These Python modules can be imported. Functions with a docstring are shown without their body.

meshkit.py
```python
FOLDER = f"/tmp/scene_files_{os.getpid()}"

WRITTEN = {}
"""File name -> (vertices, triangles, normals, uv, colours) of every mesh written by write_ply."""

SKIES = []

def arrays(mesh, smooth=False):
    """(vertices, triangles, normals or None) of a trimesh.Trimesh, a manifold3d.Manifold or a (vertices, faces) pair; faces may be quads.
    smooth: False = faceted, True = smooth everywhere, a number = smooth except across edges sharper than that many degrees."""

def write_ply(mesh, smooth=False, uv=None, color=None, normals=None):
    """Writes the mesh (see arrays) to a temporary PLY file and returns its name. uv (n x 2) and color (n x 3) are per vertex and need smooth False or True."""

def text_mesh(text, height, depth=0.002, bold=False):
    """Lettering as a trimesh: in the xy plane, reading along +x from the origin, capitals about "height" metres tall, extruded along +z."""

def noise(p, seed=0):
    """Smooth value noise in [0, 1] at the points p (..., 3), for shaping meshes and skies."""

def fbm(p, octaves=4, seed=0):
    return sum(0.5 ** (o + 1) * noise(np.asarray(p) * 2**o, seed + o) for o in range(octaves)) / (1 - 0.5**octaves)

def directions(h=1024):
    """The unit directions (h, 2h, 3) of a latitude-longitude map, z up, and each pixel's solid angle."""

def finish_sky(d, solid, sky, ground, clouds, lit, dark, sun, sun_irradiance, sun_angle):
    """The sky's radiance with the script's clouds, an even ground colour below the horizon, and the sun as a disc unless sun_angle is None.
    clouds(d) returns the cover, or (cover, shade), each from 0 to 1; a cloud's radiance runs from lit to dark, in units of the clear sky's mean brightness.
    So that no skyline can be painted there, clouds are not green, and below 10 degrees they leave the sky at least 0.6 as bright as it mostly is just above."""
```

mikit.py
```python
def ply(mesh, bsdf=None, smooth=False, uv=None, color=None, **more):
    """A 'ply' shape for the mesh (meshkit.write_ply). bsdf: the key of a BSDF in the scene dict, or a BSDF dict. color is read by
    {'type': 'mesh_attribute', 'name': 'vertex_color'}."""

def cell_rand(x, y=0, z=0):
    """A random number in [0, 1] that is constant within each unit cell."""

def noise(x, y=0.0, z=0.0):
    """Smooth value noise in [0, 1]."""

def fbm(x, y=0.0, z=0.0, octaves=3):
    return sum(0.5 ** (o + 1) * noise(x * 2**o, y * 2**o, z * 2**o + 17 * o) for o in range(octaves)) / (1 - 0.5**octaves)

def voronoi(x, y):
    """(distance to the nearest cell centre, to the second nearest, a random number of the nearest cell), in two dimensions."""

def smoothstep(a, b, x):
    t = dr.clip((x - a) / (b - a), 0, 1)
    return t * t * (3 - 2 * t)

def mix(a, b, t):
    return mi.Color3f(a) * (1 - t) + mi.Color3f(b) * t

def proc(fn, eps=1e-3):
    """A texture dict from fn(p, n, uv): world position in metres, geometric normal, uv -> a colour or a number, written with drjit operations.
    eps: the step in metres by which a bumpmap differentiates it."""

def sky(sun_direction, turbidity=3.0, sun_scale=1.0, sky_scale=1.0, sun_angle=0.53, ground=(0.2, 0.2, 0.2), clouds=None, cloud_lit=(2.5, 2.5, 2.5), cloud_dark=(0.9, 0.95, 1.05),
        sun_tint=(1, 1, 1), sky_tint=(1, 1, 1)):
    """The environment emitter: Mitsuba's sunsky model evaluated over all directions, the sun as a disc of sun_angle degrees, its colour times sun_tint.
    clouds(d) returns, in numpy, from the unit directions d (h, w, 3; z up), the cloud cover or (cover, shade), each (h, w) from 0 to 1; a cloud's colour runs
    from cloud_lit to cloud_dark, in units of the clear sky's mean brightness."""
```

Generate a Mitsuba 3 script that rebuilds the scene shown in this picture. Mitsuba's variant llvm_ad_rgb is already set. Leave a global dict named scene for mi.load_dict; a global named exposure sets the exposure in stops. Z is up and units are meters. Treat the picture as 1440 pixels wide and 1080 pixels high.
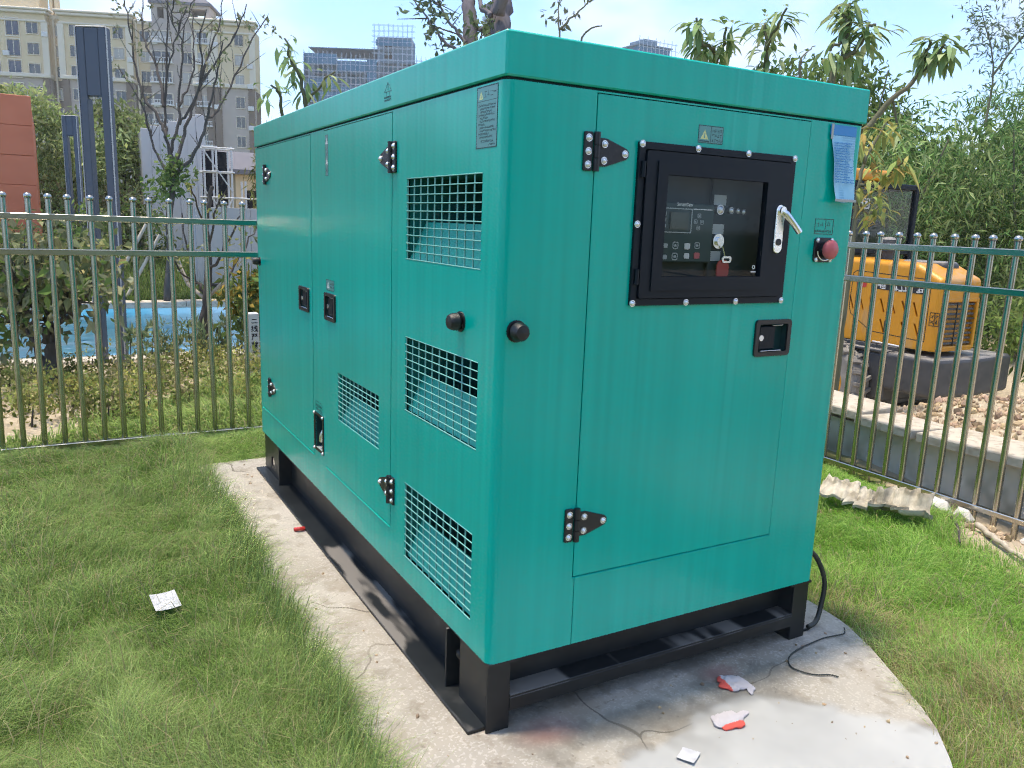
import math
import numpy as np, trimesh, manifold3d as m3
import drjit as dr, mitsuba as mi, mikit, meshkit
from mikit import proc, fbm, noise, voronoi, smoothstep, mix, cell_rand
from shapely.geometry import Polygon
T = mi.ScalarTransform4f
scene, labels = {}, {}

# ------------------------------------------------------------------ camera, sky, exposure
CAM = np.array([-0.93536, -1.71756, 1.36211])
FWD = np.array([0.48582, 0.85197, -0.19528]); UP = np.array([0.06561, 0.18724, 0.98012])
scene['camera'] = {'type': 'perspective', 'fov': 64.77, 'fov_axis': 'x', 'near_clip': 0.02, 'far_clip': 3000.0,
                   'to_world': T().look_at(origin=CAM.tolist(), target=(CAM + FWD).tolist(), up=UP.tolist())}
exposure = 3.15


def cloud_cover(d):
    q = np.stack([d[..., 0], d[..., 1], d[..., 2] * 1.6], -1) / (0.35 + np.abs(d[..., 2:3]))
    a = meshkit.fbm(q * 2.2 + 31.45, 6, 4)
    b = meshkit.fbm(q * 5.0 + 37.45, 5, 8)
    c = np.clip((a * 0.7 + b * 0.3 - 0.43) / 0.20, 0, 1)
    c = c * c * (3 - 2 * c)
    low = np.clip(1 - d[..., 2] / 0.30, 0, 1) * 0.22
    return np.clip(c * 0.85 + low, 0, 0.95), np.clip(b * 1.8 - 0.55, 0, 0.85)


scene['sky'] = mikit.sky((-0.17, 0.085, 1.0), turbidity=3.5, sun_scale=0.42, sun_angle=5.0, ground=(0.16, 0.18, 0.10), clouds=cloud_cover,
                         cloud_lit=(1.5, 1.47, 1.43), cloud_dark=(0.98, 1.02, 1.08), sky_tint=(0.80, 0.92, 1.13))

# ------------------------------------------------------------------ helpers


def rng(seed):
    return np.random.default_rng(seed)


def arr(m):
    if hasattr(m, 'to_mesh'):
        q = m.to_mesh()
        return np.asarray(q.vert_properties[:, :3], float), np.asarray(q.tri_verts, int)
    if isinstance(m, tuple):
        return m
    return np.asarray(m.vertices, float), np.asarray(m.faces, int)


def cat(*ms):
    vs, fs, at = [], [], 0
    for m in ms:
        v, f = arr(m)
        vs.append(v); fs.append(f + at); at += len(v)
    return np.vstack(vs), np.vstack(fs)


_bev = {}


def box(lo, hi, b=0.0):
    """A box between two corners with chamfers of b metres."""
    lo, hi = np.minimum(lo, hi).astype(float), np.maximum(lo, hi).astype(float)
    s = (hi - lo) / 2; c = (hi + lo) / 2
    if b <= 0:
        m = trimesh.creation.box(extents=s * 2)
        return np.array(m.vertices) + c, np.array(m.faces)
    b = min(b, s.min() * 0.9)
    pts = []
    for i in range(3):
        for sg in np.ndindex(2, 2, 2):
            g = np.array(sg) * 2 - 1.0
            q = g * (s - b); q[i] = g[i] * s[i]
            pts.append(q)
    h = trimesh.convex.convex_hull(np.array(pts))
    return np.array(h.vertices) + c, np.array(h.faces)


def frame_of(d):
    d = np.asarray(d, float) / np.linalg.norm(d)
    a = np.cross(d, [0, 0, 1.0] if abs(d[2]) < 0.9 else [1.0, 0, 0]); a /= np.linalg.norm(a)
    return a, np.cross(d, a), d


def tube(pts, rad, n=7, cap=True):
    p = np.asarray(pts, float); r = np.broadcast_to(rad, (len(p),)).astype(float)
    t = np.gradient(p, axis=0); t /= np.linalg.norm(t, axis=1, keepdims=True) + 1e-12
    a = np.zeros_like(p); u = frame_of(t[0])[0]
    for i in range(len(p)):
        u = u - t[i] * (u @ t[i]); u /= np.linalg.norm(u) + 1e-12; a[i] = u
    b = np.cross(t, a); an = np.arange(n) * 2 * np.pi / n
    v = (p[:, None] + r[:, None, None] * (np.cos(an)[None, :, None] * a[:, None] + np.sin(an)[None, :, None] * b[:, None])).reshape(-1, 3)
    i, j = np.meshgrid(np.arange(len(p) - 1), np.arange(n), indexing='ij')
    A = i * n + j; B = i * n + (j + 1) % n
    f = [np.stack([A, B, B + n], -1).reshape(-1, 3), np.stack([A, B + n, A + n], -1).reshape(-1, 3)]
    if cap:
        k = len(v); v = np.vstack([v, p[:1], p[-1:]]); j = np.arange(n); m = (len(p) - 1) * n
        f += [np.stack([(j + 1) % n, j, j * 0 + k], -1), np.stack([m + j, m + (j + 1) % n, j * 0 + k + 1], -1)]
    return v, np.vstack(f)


def cyl(p0, p1, r, n=20, r1=None):
    return tube([p0, p1], [r, r if r1 is None else r1], n)


def dome(c, axis, r, h, n=14, rings=5):
    """A low dome (bolt heads, caps): base circle radius r at c, height h along axis."""
    a, b, d = frame_of(axis); c = np.asarray(c, float)
    k = np.linspace(0, np.pi / 2, rings)
    return tube([c + d * h * math.sin(q) for q in k], [max(r * math.cos(q), 1e-4) for q in k], n)


def smooth_path(pts, k=4, jit=0.0, r=None):
    """Catmull-Rom through the points."""
    p = np.asarray(pts, float)
    if len(p) < 3:
        q = np.linspace(0, 1, k * 2 + 1)[:, None]
        return p[0] * (1 - q) + p[-1] * q
    e = np.vstack([2 * p[0] - p[1], p, 2 * p[-1] - p[-2]]); out = []
    for i in range(1, len(e) - 2):
        for s in np.arange(k) / k:
            out.append(0.5 * (2 * e[i] + (e[i + 1] - e[i - 1]) * s + (2 * e[i - 1] - 5 * e[i] + 4 * e[i + 1] - e[i + 2]) * s * s + (3 * e[i] - e[i - 1] - 3 * e[i + 1] + e[i + 2]) * s ** 3))
    out.append(p[-1]); out = np.array(out)
    if jit and r is not None:
        out[1:] += r.normal(0, jit, (len(out) - 1, 3))
    return out


def extrude(poly, h, to=None):
    m = trimesh.util.concatenate([trimesh.creation.extrude_polygon(g, h, engine='earcut') for g in getattr(poly, 'geoms', [poly])])
    if to is not None:
        m.apply_transform(to)
    return m


def rounded(w, h, r, n=4):
    r = min(r, min(w, h) * 0.49)
    return Polygon([(-w / 2 + r, -h / 2 + r), (w / 2 - r, -h / 2 + r), (w / 2 - r, h / 2 - r), (-w / 2 + r, h / 2 - r)]).buffer(r, quad_segs=n)


FRONT = np.array([[1, 0, 0, 0], [0, 0, -1, 0], [0, 1, 0, 0], [0, 0, 0, 1.0]])    # local (x, y, out) -> world (x, z) with out = -y
SIDE = np.array([[0, 0, -1, 0], [-1, 0, 0, 0], [0, 1, 0, 0], [0, 0, 0, 1.0]])    # local (x, y, out) -> world (-y, z) with out = -x


def on_front(m, x, z, y=0.0):
    v, f = arr(m); v = v @ FRONT[:3, :3].T + [x, y, z]
    return v, f


def on_side(m, y, z, x=0.0):
    v, f = arr(m); v = v @ SIDE[:3, :3].T + [x, y, z]
    return v, f


def plate(w, h, r, d, bev=0.0):
    """A rounded plate in local coordinates, back at out = 0, front at out = d."""
    p = rounded(w, h, r)
    if bev <= 0:
        return arr(extrude(p, d))
    return cat(extrude(p, d - bev), *[arr(trimesh.convex.convex_hull(np.vstack([np.c_[np.array(p.exterior.coords), np.full(len(p.exterior.coords), d - bev)], np.c_[np.array(p.buffer(-bev).exterior.coords), np.full(len(p.buffer(-bev).exterior.coords), d)]])))])


_count = {}


def num(name, parent=None):
    """name, or name_001, name_002 ... for repeats under the same holder."""
    k = (parent + '__' if parent else '') + name
    n = _count.get(k, 0); _count[k] = n + 1
    return k if n == 0 else f'{k}_{n:03d}'


def put(name, mesh, bsdf, parent=None, smooth=False, label=None, category=None, group=None, kind=None, color=None, uv=None, to_world=None):
    key = num(name, parent)
    v, f = arr(mesh) if not isinstance(mesh, dict) else (None, None)
    d = mesh if isinstance(mesh, dict) else mikit.ply((v, f), bsdf, smooth=smooth, color=color, uv=uv)
    d = dict(d)
    if to_world is not None:
        d['to_world'] = to_world
    scene[key] = d
    tag(key, label, category, group, kind)
    return key


def tag(key, label=None, category=None, group=None, kind=None):
    t = {k: v for k, v in dict(label=label, category=category, group=group, kind=kind).items() if v}
    if t:
        labels[key] = t
    return key


def thing(name, label, category, group=None):
    return tag(num(name), label, category, group)


def inst(d, m):
    return {**d, 'to_world': m}


def mat(name, d, two=True):
    scene[name] = {'type': 'twosided', 'b': d} if two else d


def rgb(*c):
    return {'type': 'rgb', 'value': list(c)}


# ------------------------------------------------------------------ materials
def teal_color(p, n, uv):
    s = fbm(p.x * 55 + 3, p.y * 55, p.z * 1.0, 3)
    wide = noise(p.x * 9 + 2, p.y * 9, p.z * 0.5)
    c = mix((0.000, 0.375, 0.29), (0.000, 0.485, 0.38), s * 0.75 + wide * 0.25)
    dust = fbm(p.x * 7, p.y * 7, p.z * 7, 4)
    low = smoothstep(0.55, 0.2, p.z) * smoothstep(0.45, 0.8, dust)
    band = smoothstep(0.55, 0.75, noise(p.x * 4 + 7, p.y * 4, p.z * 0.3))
    runs = smoothstep(0.55, 0.8, noise(p.x * 70 + 9, p.y * 70, p.z * 0.7)) * band  # pale streaks: film residue, with gloss reflections put into the paint colour
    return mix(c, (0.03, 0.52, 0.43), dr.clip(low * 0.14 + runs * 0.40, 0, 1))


def wave(p, n, uv):
    return fbm(p.x * 2.0 + 1, p.y * 2.0, p.z * 2.0, 2) * 0.009 + noise(p.x * 260, p.y * 260, p.z * 260) * 0.00003


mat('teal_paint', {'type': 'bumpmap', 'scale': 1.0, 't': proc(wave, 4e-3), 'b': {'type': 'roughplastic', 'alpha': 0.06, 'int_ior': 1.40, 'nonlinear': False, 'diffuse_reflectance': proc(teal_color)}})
mat('teal_galvanised', {'type': 'roughplastic', 'alpha': 0.3, 'int_ior': 1.35, 'diffuse_reflectance': rgb(0.05, 0.50, 0.40)})
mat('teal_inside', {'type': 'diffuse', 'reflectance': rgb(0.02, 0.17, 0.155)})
mat('teal_wire', {'type': 'roughplastic', 'alpha': 0.3, 'diffuse_reflectance': rgb(0.20, 0.52, 0.47)})
mat('controller_face', {'type': 'roughplastic', 'alpha': 0.3, 'int_ior': 1.35, 'diffuse_reflectance': rgb(0.030, 0.062, 0.062)})


def black_color(p, n, uv):
    a = fbm(p.x * 9, p.y * 9, p.z * 9, 4)
    up = smoothstep(0.5, 0.95, n.z)
    c = mix((0.009, 0.011, 0.013), (0.022, 0.026, 0.028), a)
    d = smoothstep(0.50, 0.60, fbm(p.x * 9 + 2, p.y * 2.6, p.z * 3, 4))
    return mix(c, (0.23, 0.22, 0.20), dr.clip(up * d * 0.85 + smoothstep(0.7, 0.9, a) * 0.12, 0, 1))


mat('black_steel', {'type': 'roughplastic', 'alpha': 0.22, 'int_ior': 1.38, 'diffuse_reflectance': proc(black_color)})
mat('black_coat', {'type': 'roughplastic', 'alpha': 0.3, 'int_ior': 1.3, 'diffuse_reflectance': rgb(0.006, 0.011, 0.018)})
mat('black_plastic', {'type': 'roughplastic', 'alpha': 0.28, 'diffuse_reflectance': rgb(0.012, 0.013, 0.016)})
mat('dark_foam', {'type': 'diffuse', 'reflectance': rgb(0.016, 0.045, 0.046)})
mat('zinc', {'type': 'roughconductor', 'alpha': 0.25, 'specular_reflectance': rgb(0.8, 0.82, 0.84)})
mat('chrome', {'type': 'roughconductor', 'alpha': 0.12, 'specular_reflectance': rgb(0.86, 0.87, 0.88)})


def rail_tint(p, n, uv):
    a = fbm(p.x * 3, p.y * 3, p.z * 9, 3)
    return mix((0.40, 0.395, 0.36), (0.54, 0.53, 0.49), a)


mat('stainless', {'type': 'roughconductor', 'alpha': 0.11, 'specular_reflectance': proc(rail_tint)})
scene['window_glass'] = {'type': 'thindielectric', 'int_ior': 1.5}
scene['smoked_pane'] = {'type': 'thindielectric', 'int_ior': 1.42, 'specular_transmittance': rgb(0.84, 0.87, 0.87), 'specular_reflectance': rgb(0.32, 0.34, 0.36)}
scene['cab_glass'] = {'type': 'thindielectric', 'int_ior': 1.45, 'specular_transmittance': rgb(0.55, 0.66, 0.60), 'specular_reflectance': rgb(0.5, 0.5, 0.5)}
mat('screen', {'type': 'roughplastic', 'alpha': 0.08, 'diffuse_reflectance': rgb(0.035, 0.055, 0.045)})
mat('panel_dark', {'type': 'roughplastic', 'alpha': 0.3, 'int_ior': 1.35, 'diffuse_reflectance': rgb(0.012, 0.030, 0.036)})
mat('label_grey', {'type': 'roughplastic', 'alpha': 0.3, 'diffuse_reflectance': rgb(0.42, 0.46, 0.46)})
mat('white_paint', {'type': 'roughplastic', 'alpha': 0.3, 'diffuse_reflectance': rgb(0.72, 0.73, 0.72)})
mat('red_plastic', {'type': 'roughplastic', 'alpha': 0.2, 'diffuse_reflectance': rgb(0.50, 0.045, 0.04)})
mat('pink_red', {'type': 'roughplastic', 'alpha': 0.25, 'diffuse_reflectance': rgb(0.52, 0.11, 0.12)})
mat('decal_line', {'type': 'roughplastic', 'alpha': 0.2, 'diffuse_reflectance': rgb(0.006, 0.06, 0.06)})
mat('decal_film', {'type': 'roughplastic', 'alpha': 0.12, 'diffuse_reflectance': rgb(0.10, 0.30, 0.29)})
mat('decal_yellow', {'type': 'roughplastic', 'alpha': 0.2, 'diffuse_reflectance': rgb(0.62, 0.66, 0.30)})


def sheet_blue(p, n, uv):
    line = smoothstep(0.35, 0.6, noise(p.x * 45, p.z * 9)) * smoothstep(0.3, 0.5, dr.abs(dr.sin(p.z * 430)))
    wrinkle = fbm(p.x * 25, p.z * 25, 1.0, 3)
    c = mix((0.30, 0.60, 0.80), (0.46, 0.72, 0.86), wrinkle)
    return mix(c, (0.13, 0.33, 0.55), line * 0.45)


mat('blue_paper', {'type': 'diffuse', 'reflectance': proc(sheet_blue)})
mat('blue_tape', {'type': 'roughplastic', 'alpha': 0.2, 'diffuse_reflectance': rgb(0.02, 0.25, 0.62)})


def concrete_color(p, n, uv):
    a = fbm(p.x * 2.1 + 5, p.y * 2.1, 0.0, 5)
    g = noise(p.x * 170, p.y * 170, p.z * 170)
    g2 = smoothstep(0.5, 0.8, fbm(p.x * 26 + 7, p.y * 26, 3.0, 4))
    c = mix((0.27, 0.25, 0.21), (0.44, 0.42, 0.37), a)
    c = mix(c, (0.47, 0.45, 0.40), smoothstep(0.55, 0.85, g) * 0.6)
    c = mix(c, (0.20, 0.175, 0.135), g2 * 0.5)
    st = smoothstep(0.52, 0.75, fbm(p.x * 3.3 + 11, p.y * 3.3, 6.0, 5))
    c = mix(c, (0.235, 0.20, 0.15), st * 0.55)
    sp = smoothstep(0.70, 0.95, fbm(p.x * 60 + 3, p.y * 60, 8.0, 3))
    c = mix(c, (0.13, 0.11, 0.085), sp * 0.6)
    vx = voronoi(p.x * 1.15 + 0.25 * fbm(p.x * 5, p.y * 5, 1.0, 3) + 3.3, p.y * 1.15 + 0.25 * fbm(p.x * 5 + 7, p.y * 5, 2.0, 3) + 0.4)
    c = mix(c, (0.10, 0.09, 0.07), smoothstep(0.011, 0.003, vx[1] - vx[0]) * smoothstep(0.35, 0.6, fbm(p.x * 3, p.y * 3, 5.0, 2)) * 0.8)
    e = (fbm(p.x * 4.5 + 1.7, p.y * 4.5 + 4, 2.0, 4) - 0.5) * 0.5
    r = dr.sqrt(dr.square((p.x - 0.62) / 0.50) + dr.square((p.y + 0.60) / 0.44))
    screed = smoothstep(1.04, 0.94, r + e)
    rim = smoothstep(0.10, 0.0, dr.abs(r + e - 1.0)) * smoothstep(0.45, 0.6, noise(p.x * 9, p.y * 9, 1.0))
    c = mix(c, mix((0.34, 0.35, 0.345), (0.43, 0.44, 0.43), fbm(p.x * 6, p.y * 6, 3.0, 4)), screed)
    c = mix(c, (0.17, 0.16, 0.14), rim * 0.55)
    base_shade = smoothstep(0.34, 0.0, dr.abs(p.y + 0.07 + (a - 0.5) * 0.25)) * smoothstep(0.0, 0.08, p.x) * smoothstep(1.25, 0.9, p.x)  # generator shadow in front of the base, darkened into the concrete colour
    c = mix(c, (0.12, 0.115, 0.10), dr.clip(base_shade * (0.12 + 0.5 * smoothstep(0.4, 0.65, fbm(p.x * 8, p.y * 8, 9.0, 3))), 0, 0.7))
    pink = smoothstep(0.09, 0.0, dr.sqrt(dr.square(p.x - 0.80) + dr.square((p.y + 0.05) * 1.5)) + (a - 0.5) * 0.06) + smoothstep(0.13, 0.0, dr.sqrt(dr.square(p.x - 0.17) + dr.square((p.y + 0.06) * 1.5)) + (a - 0.5) * 0.1)
    return mix(c, (0.27, 0.12, 0.11), dr.clip(pink, 0, 1) * 0.45)


def concrete_bump(p, n, uv):
    return noise(p.x * 140, p.y * 140, p.z * 140) * 0.0012 + fbm(p.x * 18, p.y * 18, 1.0, 4) * 0.006


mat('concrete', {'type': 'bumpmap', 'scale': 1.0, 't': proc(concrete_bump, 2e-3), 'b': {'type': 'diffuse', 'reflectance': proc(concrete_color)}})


def wall_color(p, n, uv):
    a = fbm(p.x * 3, p.y * 2.2, p.z * 4, 5)
    c = mix((0.44, 0.43, 0.40), (0.66, 0.645, 0.60), a)
    moss = smoothstep(0.5, 0.72, fbm(p.x * 5, p.y * 5, p.z * 3 + 5, 4)) * smoothstep(0.2, -0.1, p.z)
    return mix(c, (0.12, 0.13, 0.08), moss * 0.8)


mat('render_wall', {'type': 'bumpmap', 'scale': 1.0, 't': proc(lambda p, n, uv: fbm(p.x * 22, p.y * 22, p.z * 22, 4) * 0.008, 3e-3), 'b': {'type': 'diffuse', 'reflectance': proc(wall_color)}})


def cap_color(p, n, uv):
    a = fbm(p.x * 8, p.y * 8, p.z * 8, 5)
    return mix(mix((0.40, 0.36, 0.29), (0.56, 0.52, 0.44), a), (0.28, 0.23, 0.16), smoothstep(0.55, 0.8, noise(p.x * 30, p.y * 30, p.z * 30)) * 0.5)


mat('cap_stone', {'type': 'bumpmap', 'scale': 1.0, 't': proc(lambda p, n, uv: fbm(p.x * 40, p.y * 40, p.z * 40, 3) * 0.004, 2e-3), 'b': {'type': 'diffuse', 'reflectance': proc(cap_color)}})


def soil_color(p, n, uv):
    a = fbm(p.x * 5, p.y * 5, p.z * 5, 5)
    c = mix((0.30, 0.25, 0.175), (0.48, 0.42, 0.31), a)
    return mix(c, (0.58, 0.52, 0.41), smoothstep(0.58, 0.8, noise(p.x * 48, p.y * 48, p.z * 48)) * 0.5)


mat('soil', {'type': 'bumpmap', 'scale': 1.0, 't': proc(lambda p, n, uv: fbm(p.x * 26, p.y * 26, p.z * 26, 4) * 0.014, 3e-3), 'b': {'type': 'diffuse', 'reflectance': proc(soil_color)}})


def turf_color(p, n, uv):
    a = fbm(p.x * 3, p.y * 3, 0.0, 4)
    c = mix((0.10, 0.125, 0.04), (0.17, 0.18, 0.08), a)
    return mix(c, (0.40, 0.34, 0.25), smoothstep(-0.1, 0.2, (p.x - 2.9) * 0.84 - (p.y - 0.72) * 0.55 + (a - 0.5) * 0.4) * smoothstep(1.7, 1.95, p.x))


mat('turf', {'type': 'diffuse', 'reflectance': proc(turf_color)})
mat('far_green', {'type': 'diffuse', 'reflectance': proc(lambda p, n, uv: mix((0.035, 0.055, 0.018), (0.11, 0.13, 0.045), fbm(p.x * 2, p.y * 2, p.z * 2, 4)))})
VC = {'type': 'mesh_attribute', 'name': 'vertex_color'}
scene['leaf'] = {'type': 'principledthin', 'base_color': VC, 'roughness': 0.5, 'diff_trans': 0.7, 'eta': 1.4}
scene['gloss_leaf'] = {'type': 'principledthin', 'base_color': VC, 'roughness': 0.32, 'diff_trans': 0.5, 'eta': 1.5}
scene['grass_blade'] = {'type': 'principledthin', 'base_color': VC, 'roughness': 0.6, 'diff_trans': 0.9, 'eta': 1.35}
mat('flake', {'type': 'diffuse', 'reflectance': VC})


def bark_color(p, n, uv):
    a = fbm(p.x * 22, p.y * 22, p.z * 7, 4)
    return mix((0.05, 0.046, 0.043), (0.13, 0.12, 0.11), a)


mat('bark', {'type': 'diffuse', 'reflectance': proc(bark_color)})
mat('grey_bark', {'type': 'diffuse', 'reflectance': proc(lambda p, n, uv: mix((0.10, 0.095, 0.105), (0.24, 0.22, 0.235), fbm(p.x * 26, p.y * 26, p.z * 6, 4)))})
mat('pale_timber', {'type': 'diffuse', 'reflectance': proc(lambda p, n, uv: mix((0.36, 0.31, 0.24), (0.55, 0.50, 0.42), fbm(p.x * 30, p.y * 30, p.z * 6, 3)))})
mat('young_stem', {'type': 'diffuse', 'reflectance': rgb(0.15, 0.15, 0.10)})


def exc_color(p, n, uv):
    a = fbm(p.x * 6, p.y * 6, p.z * 4, 4)
    c = mix((0.60, 0.255, 0.012), (0.68, 0.32, 0.02), a)
    return mix(c, (0.42, 0.34, 0.20), smoothstep(0.55, 0.8, fbm(p.x * 9 + 3, p.y * 9, p.z * 2, 4)) * 0.45)


mat('machine_yellow', {'type': 'roughplastic', 'alpha': 0.2, 'diffuse_reflectance': proc(exc_color)})
mat('machine_grey', {'type': 'roughplastic', 'alpha': 0.35, 'diffuse_reflectance': proc(lambda p, n, uv: mix(mix((0.03, 0.035, 0.042), (0.09, 0.09, 0.09), fbm(p.x * 5, p.y * 5, p.z * 8, 4)), (0.36, 0.35, 0.33), smoothstep(0.6, 0.95, n.z) * 0.75 * smoothstep(0.25, 0.55, fbm(p.x * 7, p.y * 7, 1.0, 3))))})
mat('tyre_dust', {'type': 'diffuse', 'reflectance': proc(lambda p, n, uv: mix((0.10, 0.10, 0.095), (0.34, 0.33, 0.31), fbm(p.x * 8, p.y * 8, p.z * 8, 4)))})
mat('yellow_print', {'type': 'diffuse', 'reflectance': rgb(0.60, 0.50, 0.10)})
mat('red_wall_panel', {'type': 'roughplastic', 'alpha': 0.4, 'diffuse_reflectance': proc(lambda p, n, uv: mix((0.68, 0.185, 0.085), (0.78, 0.24, 0.12), fbm(p.x * 2, p.y * 2, p.z * 3, 3)))})


def stucco(a, b):
    return {'type': 'diffuse', 'reflectance': proc(lambda p, n, uv: mix(a, b, fbm(p.x * 0.5, p.y * 0.5, p.z * 0.16, 4)))}


mat('cream_wall', stucco((0.62, 0.51, 0.32), (0.70, 0.59, 0.40)))
mat('cream_trim', stucco((0.66, 0.60, 0.48), (0.72, 0.66, 0.55)))
mat('brown_wall', stucco((0.16, 0.125, 0.10), (0.21, 0.17, 0.14)))
mat('pink_wall', stucco((0.40, 0.35, 0.31), (0.46, 0.41, 0.37)))
mat('slate_roof', stucco((0.16, 0.16, 0.18), (0.20, 0.20, 0.22)))
mat('far_glass', {'type': 'roughplastic', 'alpha': 0.06, 'diffuse_reflectance': rgb(0.07, 0.085, 0.10)})
mat('dark_blue_glass', {'type': 'roughplastic', 'alpha': 0.06, 'diffuse_reflectance': rgb(0.035, 0.055, 0.10)})
mat('curtain', {'type': 'roughplastic', 'alpha': 0.1, 'diffuse_reflectance': rgb(0.36, 0.36, 0.34)})
mat('pylon_grey', {'type': 'roughplastic', 'alpha': 0.25, 'diffuse_reflectance': rgb(0.075, 0.095, 0.135)})
mat('silver_edge', {'type': 'roughplastic', 'alpha': 0.25, 'diffuse_reflectance': rgb(0.55, 0.56, 0.58)})
mat('net_blue', stucco((0.035, 0.145, 0.27), (0.08, 0.23, 0.38)))
mat('scaffold', {'type': 'diffuse', 'reflectance': rgb(0.42, 0.52, 0.62)})
mat('slab_grey', stucco((0.11, 0.18, 0.26), (0.18, 0.26, 0.34)))
mat('hoarding_grey', {'type': 'roughplastic', 'alpha': 0.4, 'diffuse_reflectance': proc(lambda p, n, uv: mix((0.44, 0.44, 0.43), (0.54, 0.54, 0.52), fbm(p.x * 2, p.y, p.z * 2, 3)))})
mat('pale_panel', {'type': 'roughplastic', 'alpha': 0.4, 'diffuse_reflectance': proc(lambda p, n, uv: mix((0.58, 0.60, 0.60), (0.70, 0.71, 0.72), fbm(p.x * 1.5, p.y, p.z * .7, 3)))})
mat('dark_void', {'type': 'diffuse', 'reflectance': rgb(0.02, 0.022, 0.028)})


def pool_floor_color(p, n, uv):
    a = fbm(p.x * 0.5 + 2, p.y * 1.6, 0.0, 4)
    return mix((0.34, 0.80, 0.88), (0.80, 0.95, 0.96), smoothstep(0.35, 0.65, a))


mat('pool_floor_paint', {'type': 'diffuse', 'reflectance': proc(pool_floor_color)})
scene['water_surface'] = {'type': 'bumpmap', 'scale': 1.0, 't': proc(lambda p, n, uv: fbm(p.x * 3, p.y * 5, 0.0, 3) * 0.02, 5e-3), 'b': {'type': 'thindielectric', 'int_ior': 1.33}}
mat('white_glove', {'type': 'bumpmap', 'scale': 1.0, 't': proc(lambda p, n, uv: dr.sin(p.x * 900) * 0.0008 + fbm(p.x * 90, p.y * 90, p.z * 90, 2) * 0.003, 8e-4), 'b': {'type': 'diffuse', 'reflectance': rgb(0.46, 0.445, 0.47)}})
mat('glove_red', {'type': 'diffuse', 'reflectance': rgb(0.55, 0.10, 0.08)})
mat('paper_white', {'type': 'bumpmap', 'scale': 1.0, 't': proc(lambda p, n, uv: fbm(p.x * 55, p.y * 55, p.z * 20, 3) * 0.01, 1e-3), 'b': {'type': 'diffuse', 'reflectance': proc(lambda p, n, uv: mix((0.36, 0.37, 0.39), (0.56, 0.57, 0.60), fbm(p.x * 40, p.y * 40, p.z * 10, 3)))}})
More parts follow.
